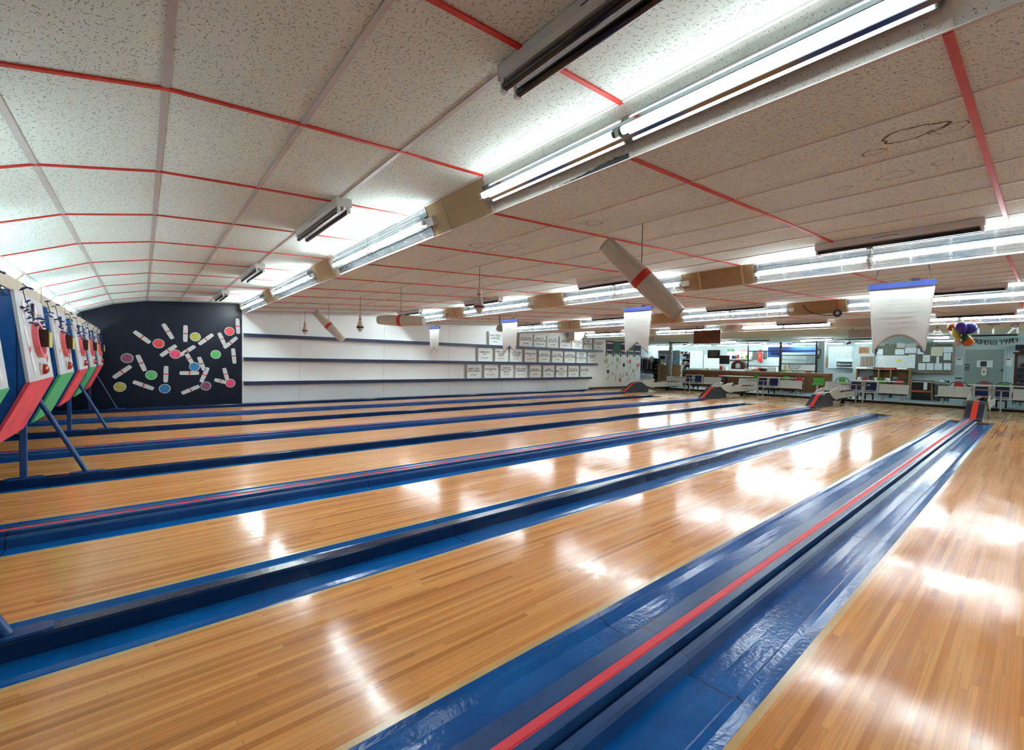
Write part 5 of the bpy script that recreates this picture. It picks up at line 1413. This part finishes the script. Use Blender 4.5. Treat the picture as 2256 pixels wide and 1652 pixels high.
def hoop_chair(px, X, mt, lab, rot=0.0, zt=None):
    y = at(px, 840, X=X).y
    t = thing('hoop_chair', lab, 'chair', (X, y, CZ), 'hoop-backed chairs on the concourse')
    z0 = CZ
    r = .25
    g = MB(); pts = [(X+.16, y-r, z0+.02), (X+.18, y-r, z0+.50)]+[(X+.19, y-r*math.cos(PI*i/12), z0+.50+.24*math.sin(PI*i/12)) for i in range(1, 12)]+[(X+.18, y+r, z0+.50), (X+.16, y+r, z0+.02)]
    g.tube(pts, .013, 8); g.build('hoop_frame', M_BLACK, t)
    g = MB(); g.prism([(y-.12, z0+.50), (y+.12, z0+.50), (y+.115, z0+.68), (y+.06, z0+.715), (y-.06, z0+.715), (y-.115, z0+.68)], X+.17, X+.195, 'x', 0); g.build('back_panel', mt, t, bevel=.006)
    MB().box(X-.20, X+.16, y-.20, y+.20, z0+.40, z0+.44).build('seat', mt, t, bevel=.012)
    for s in (-1, 1):
        g = MB(); g.tube([(X-.17, y+s*.18, z0+.40), (X-.21, y+s*.21, z0+.002)], .012, 8); g.build('leg', M_BLACK, t)
for px, X, mt, lab in ((1584, 22.95, M_REDV, 'red hoop-backed chair right of the farthest blue chairs'), (1662, 22.9, M_GREENV, 'green hoop-backed chair behind the second pair of blue chairs'), (1698, 22.9, M_REDV, 'red hoop-backed chair just above the second pair of blue chairs'),
                       (1729, 22.8, M_GREENV, 'green hoop-backed chair at the pale table before the counter'), (1758, 21.6, M_REDV, 'red hoop-backed chair beside the bench before the counter'), (1853, 22.6, M_GREENV, 'green hoop-backed chair left of the third pair of blue chairs'),
                       (1902, 23.6, M_REDV, 'red hoop-backed chair above the third pair of blue chairs'), (1938, 23.8, M_GREENV, 'green hoop-backed chair below the brown cabinet'), (1978, 23.75, M_REDV, 'red hoop-backed chair left of the black display cabinet'),
                       (2111, 21.75, M_REDV, 'red hoop-backed chair behind the bench before the grey door'), (2169, 23.0, M_REDV, 'red hoop-backed chair in front of the grey door'), (2214, 22.9, M_GREENV, 'green hoop-backed chair right of the grey door')):
    hoop_chair(px, X, mt, lab)
# green stool chair with chrome base by the counter end
X = 22.3; y = at(1803, 845, X=X).y
t = thing('bucket_stool', 'green bucket stool with chrome base at the counter end', 'stool', (X, y, CZ))
g = MB(); g.prism([(y-.16, .52), (y+.16, .52), (y+.21, .78), (y-.21, .78)], X, X+.04, 'x', 0); g.build('backrest', M_GREENV, t, bevel=.012)
MB().box(X-.34, X, y-.18, y+.18, .47, .52).build('seat', M_GREENV, t, bevel=.015)
g = MB(); g.lathe([(.18, .001), (.17, .02), (.05, .05), (.045, .38)], 18, 0, Matrix.Translation((X-.15, y, CZ))); g.build('base', mat('chrome', (.6, .62, .62), .12, 1.0), t)

# ---- left part of the concourse: pine desk, birch trunk, clothes rack, shop shelves
X = 22.0
ya, yb, z0, z1 = rectX(1449, 805, 1473, 845, X)
t = thing('pine_desk', 'tall knotty pine desk front left of the birch trunk', 'desk', (X, (ya+yb)/2, CZ))
MB().box(X, X+.04, yb, ya, CZ+.001, z1).build('front', M_PINE, t); MB().box(X-.03, X+.5, yb-.02, ya+.02, z1, z1+.03).build('top', M_PINE, t)
ya, yb, z0, z1b = rectX(1481, 805, 1499, 845, X)
t2 = thing('pine_desk', 'tall knotty pine desk front right of the birch trunk', 'desk', (X, (ya+yb)/2, CZ))
MB().box(X, X+.04, yb, ya, CZ+.001, z1b).build('front', M_PINE, t2); MB().box(X-.03, X+.5, yb-.02, ya+.02, z1b, z1b+.03).build('top', M_PINE, t2)
tb = NT('birch_bark')
P = tb.pos(); x_, y_, z_ = tb.sep(P)
n1 = tb.noise(tb.comb(tb.math('MULTIPLY', x_, 6), tb.math('MULTIPLY', y_, 6), tb.math('MULTIPLY', z_, 14)), 1.0, 4.0)
tb.principled(tb.mix(tb.ramp(n1, [(.60, (0, 0, 0)), (.66, (1, 1, 1))]), (.46, .46, .43), (.03, .025, .02)), .8)
p = at(1477, 800, X=21.9)
o = MB().lathe([(.13, 0), (.115, .5), (.105, 1.2), (.095, 2.0), (.09, 2.305)], 20).build('birch_trunk', tb.m); o.location = (21.9, p.y, CZ+.001); tag(o, 'pale birch trunk with dark knots standing between the pine desks', 'tree trunk')
X = 23.6
o = panelX('shop_partition', 'pale partition behind the pine desks and birch trunk', 'partition', (1449, 772, 1497, 846), 23.75, M_WALLB, thick=.05)
panelX('shop_sign', 'white shop display panel with dark screen left of the birch trunk', 'display', (1451, 779, 1466, 803), X, M_METALW, frame=M_METALW)
panelX('dark_screen', 'dark screen on the white shop display panel', 'screen', (1453, 784, 1465, 791), X-.02, M_INK, thick=.01)
panelX('poster', 'tall pale blue poster left of the birch trunk', 'poster', (1466.5, 780, 1473, 803), X+.119, mat('pale_blue_poster', (.35, .55, .75), .6, var=.3, scale=8))
panelX('poster', 'tall pale blue poster right of the birch trunk', 'poster', (1481, 777, 1494, 803), X+.119, mat('pale_blue_poster', (.35, .55, .75), .6))
for i, (px, v) in enumerate(((1457, 798), (1461, 799), (1464, 800))):
    y = at(px, 803, X=22.2).y
    o = MB().box(-.05, .05, -.05, .05, 0, .14-.03*i).build('white_box', M_PAPER, None, bevel=.004); o.location = (22.2, y, z1+.03); tag(o, 'small white box on the left pine desk, %s of three' % ['tallest', 'middle', 'lowest'][i], 'box', 'boxes on the pine desk')
# clothes rail
X = 24.5
ya, yb = at(1412, 790, X=X).y, at(1447, 790, X=X).y
zr = at(1430, 787, X=X).z
t = thing('clothes_rail', 'metal rail with hanging garments left of the pine desk', 'clothes rail', (X, (ya+yb)/2, CZ))
g = MB(); g.tube([(X, yb, zr), (X, ya, zr)], .015, 8); g.build('rail', M_STEEL, t)
for y in (yb, ya): g = MB(); g.tube([(X, y, CZ+.002), (X, y, zr)], .018, 8); g.build('upright', M_STEEL, t)
cols = [(.16, .18, .26), (.05, .04, .05), (.30, .30, .36), (.02, .02, .03), (.20, .05, .06), (.10, .10, .14), (.35, .33, .32), (.25, .06, .05), (.06, .10, .08), (.4, .4, .42), (.03, .03, .05), (.12, .02, .04)]
cn = ['slate blue', 'black', 'pale grey', 'jet black', 'dark red', 'charcoal', 'light grey', 'brick red', 'dark green', 'white-grey', 'dark navy', 'maroon']
for i in range(12):
    y = ya-(ya-yb)*(i+.6)/12.2; h = .75+.15*((i*7) % 3)
    g = MB()
    g.prism([(X-.21, zr-.12), (X-.05, zr-.045), (X+.05, zr-.045), (X+.21, zr-.12), (X+.24, zr-h), (X-.24, zr-h)], y-.028, y+.028, 'y', 0)
    o = g.build('garment', mat('cloth_'+cn[i].replace(' ', '_'), cols[i], .85), None, bevel=.012)
    g = MB(); g.tube([(X, y, zr-.05), (X, y, zr+.012)], .006, 6); g.build('hanger_hook', M_STEEL, o)
    c = Vector((X, y, zr)); 
    for q in [o]+list(o.children): q.data.transform(Matrix.Translation(-c))
    o.location = c
    tag(o, cn[i]+' garment hanging on the clothes rail', 'garment', 'garments on the clothes rail')
p = at(1436, 791, X=24.2)
g = MB(); g.box(-.006, .006, -.16, .16, -.16, .16, 0, Matrix.Rotation(PI/4, 4, 'X')); o = g.build('price_sign', M_CREAM); o.location = p; tag(o, 'cream diamond shaped card in front of the clothes rail', 'sign')
# shop shelves with small goods between desk and counter
X = 24.2
ya, yb, z0, z1 = rectX(1497, 776, 1513, 845, X)
t = thing('shop_shelves', 'dark shop shelves crowded with goods right of the birch trunk', 'shelves', (X, (ya+yb)/2, CZ))
MB().box(X+.3, X+.33, yb, ya, CZ+.001, z1).build('back', M_DARK, t)
zl = [CZ+.25, .65, .95, 1.25, 1.55, 1.85]
for z in zl: MB().box(X, X+.3, yb, ya, z, z+.02).build('shelf', M_STEEL, t)
random.seed(5)
gm = [M_NAVY, M_PAPER, M_BLACK, M_GREYP, M_REDV, mat('pale_blue_goods', (.30, .45, .62), .5), M_CORK]
n = 0
for z in zl:
    for j in range(5):
        y = yb+(ya-yb)*(j+.5)/5; h = random.uniform(.10, .22)
        o = MB().box(-.07, .07, -.055, .055, 0, h).build('shop_goods', gm[random.randrange(7)], None, bevel=.01); o.location = (X+.12, y, z+.0205)
        tag(o, 'small packaged goods on the dark shop shelves right of the birch trunk', 'goods', 'goods on the dark shop shelves'); n += 1
# small goods display left of the pine desk
X = 23.0
ya, yb, z0, z1 = rectX(1439, 790, 1448, 845, X)
t = thing('shoe_rack', 'narrow dark rack of shoes left of the pine desk', 'rack', (X, (ya+yb)/2, CZ))
MB().box(X+.28, X+.30, yb, ya, CZ+.001, z1).build('back', M_DARK, t)
for y in (yb, ya-.02): MB().box(X, X+.279, y, y+.02, CZ+.001, z1).build('side', M_DARK, t)
for q in range(6):
    z = CZ+.15+q*.23
    MB().box(X, X+.279, yb+.02, ya-.02, z, z+.015).build('shelf', M_OAK, t)
    for j in range(2):
        y = yb+(ya-yb)*(.28+.44*j)
        g = MB(); g.ball((0, 0, .04), .10, .035, .04, 10); g.ball((.05, 0, .06), .05, .034, .05, 10)
        o = g.build('shoe', [M_CREAM, M_REDV, M_NAVY, M_GREYP][(q+j) % 4]); o.location = (X+.13, y, z+.0155); tag(o, 'shoe on the narrow dark rack left of the pine desk', 'shoe', 'shoes on the narrow rack')
# small black cameras under the concourse ceiling
for (px, py), lab in (((1871, 756), 'small black camera left of the large banner'), ((1507, 760), 'small black camera left of the brown hanging board')):
    p = at(px, py, X=22.5)
    t = thing('security_camera', lab, 'camera', p, 'ceiling cameras')
    zc = 2.40+.0046*2.5
    g = MB(); g.tube([p+Vector((-.10, .05, -.03)), p+Vector((.06, -.03, .03))], .035, 12); g.build('body', M_BLACK, t)
    g = MB(); g.tube([p+Vector((.0, 0, .0)), Vector((p.x, p.y, zc))], .012, 8); g.build('bracket', M_BLACK, t)

# ================================================================== RENDER LOOK
wd = bpy.data.worlds.new('world'); SC.world = wd; wd.use_nodes = True
wd.node_tree.nodes['Background'].inputs[0].default_value = (.6, .65, .7, 1)
wd.node_tree.nodes['Background'].inputs[1].default_value = .05
vs = SC.view_settings
vs.view_transform = 'Standard'; vs.look = 'None'; vs.gamma = 1.0; vs.use_curve_mapping = False
vs.exposure = 2.1
cy = SC.cycles
cy.use_denoising = True
cy.max_bounces = 7; cy.diffuse_bounces = 4; cy.glossy_bounces = 2; cy.transparent_max_bounces = 8
cy.sample_clamp_indirect = 6.0
cy.caustics_reflective = False; cy.caustics_refractive = False
cy.use_adaptive_sampling = True; cy.adaptive_threshold = 0.04; cy.adaptive_min_samples = 20
cy.use_light_tree = False
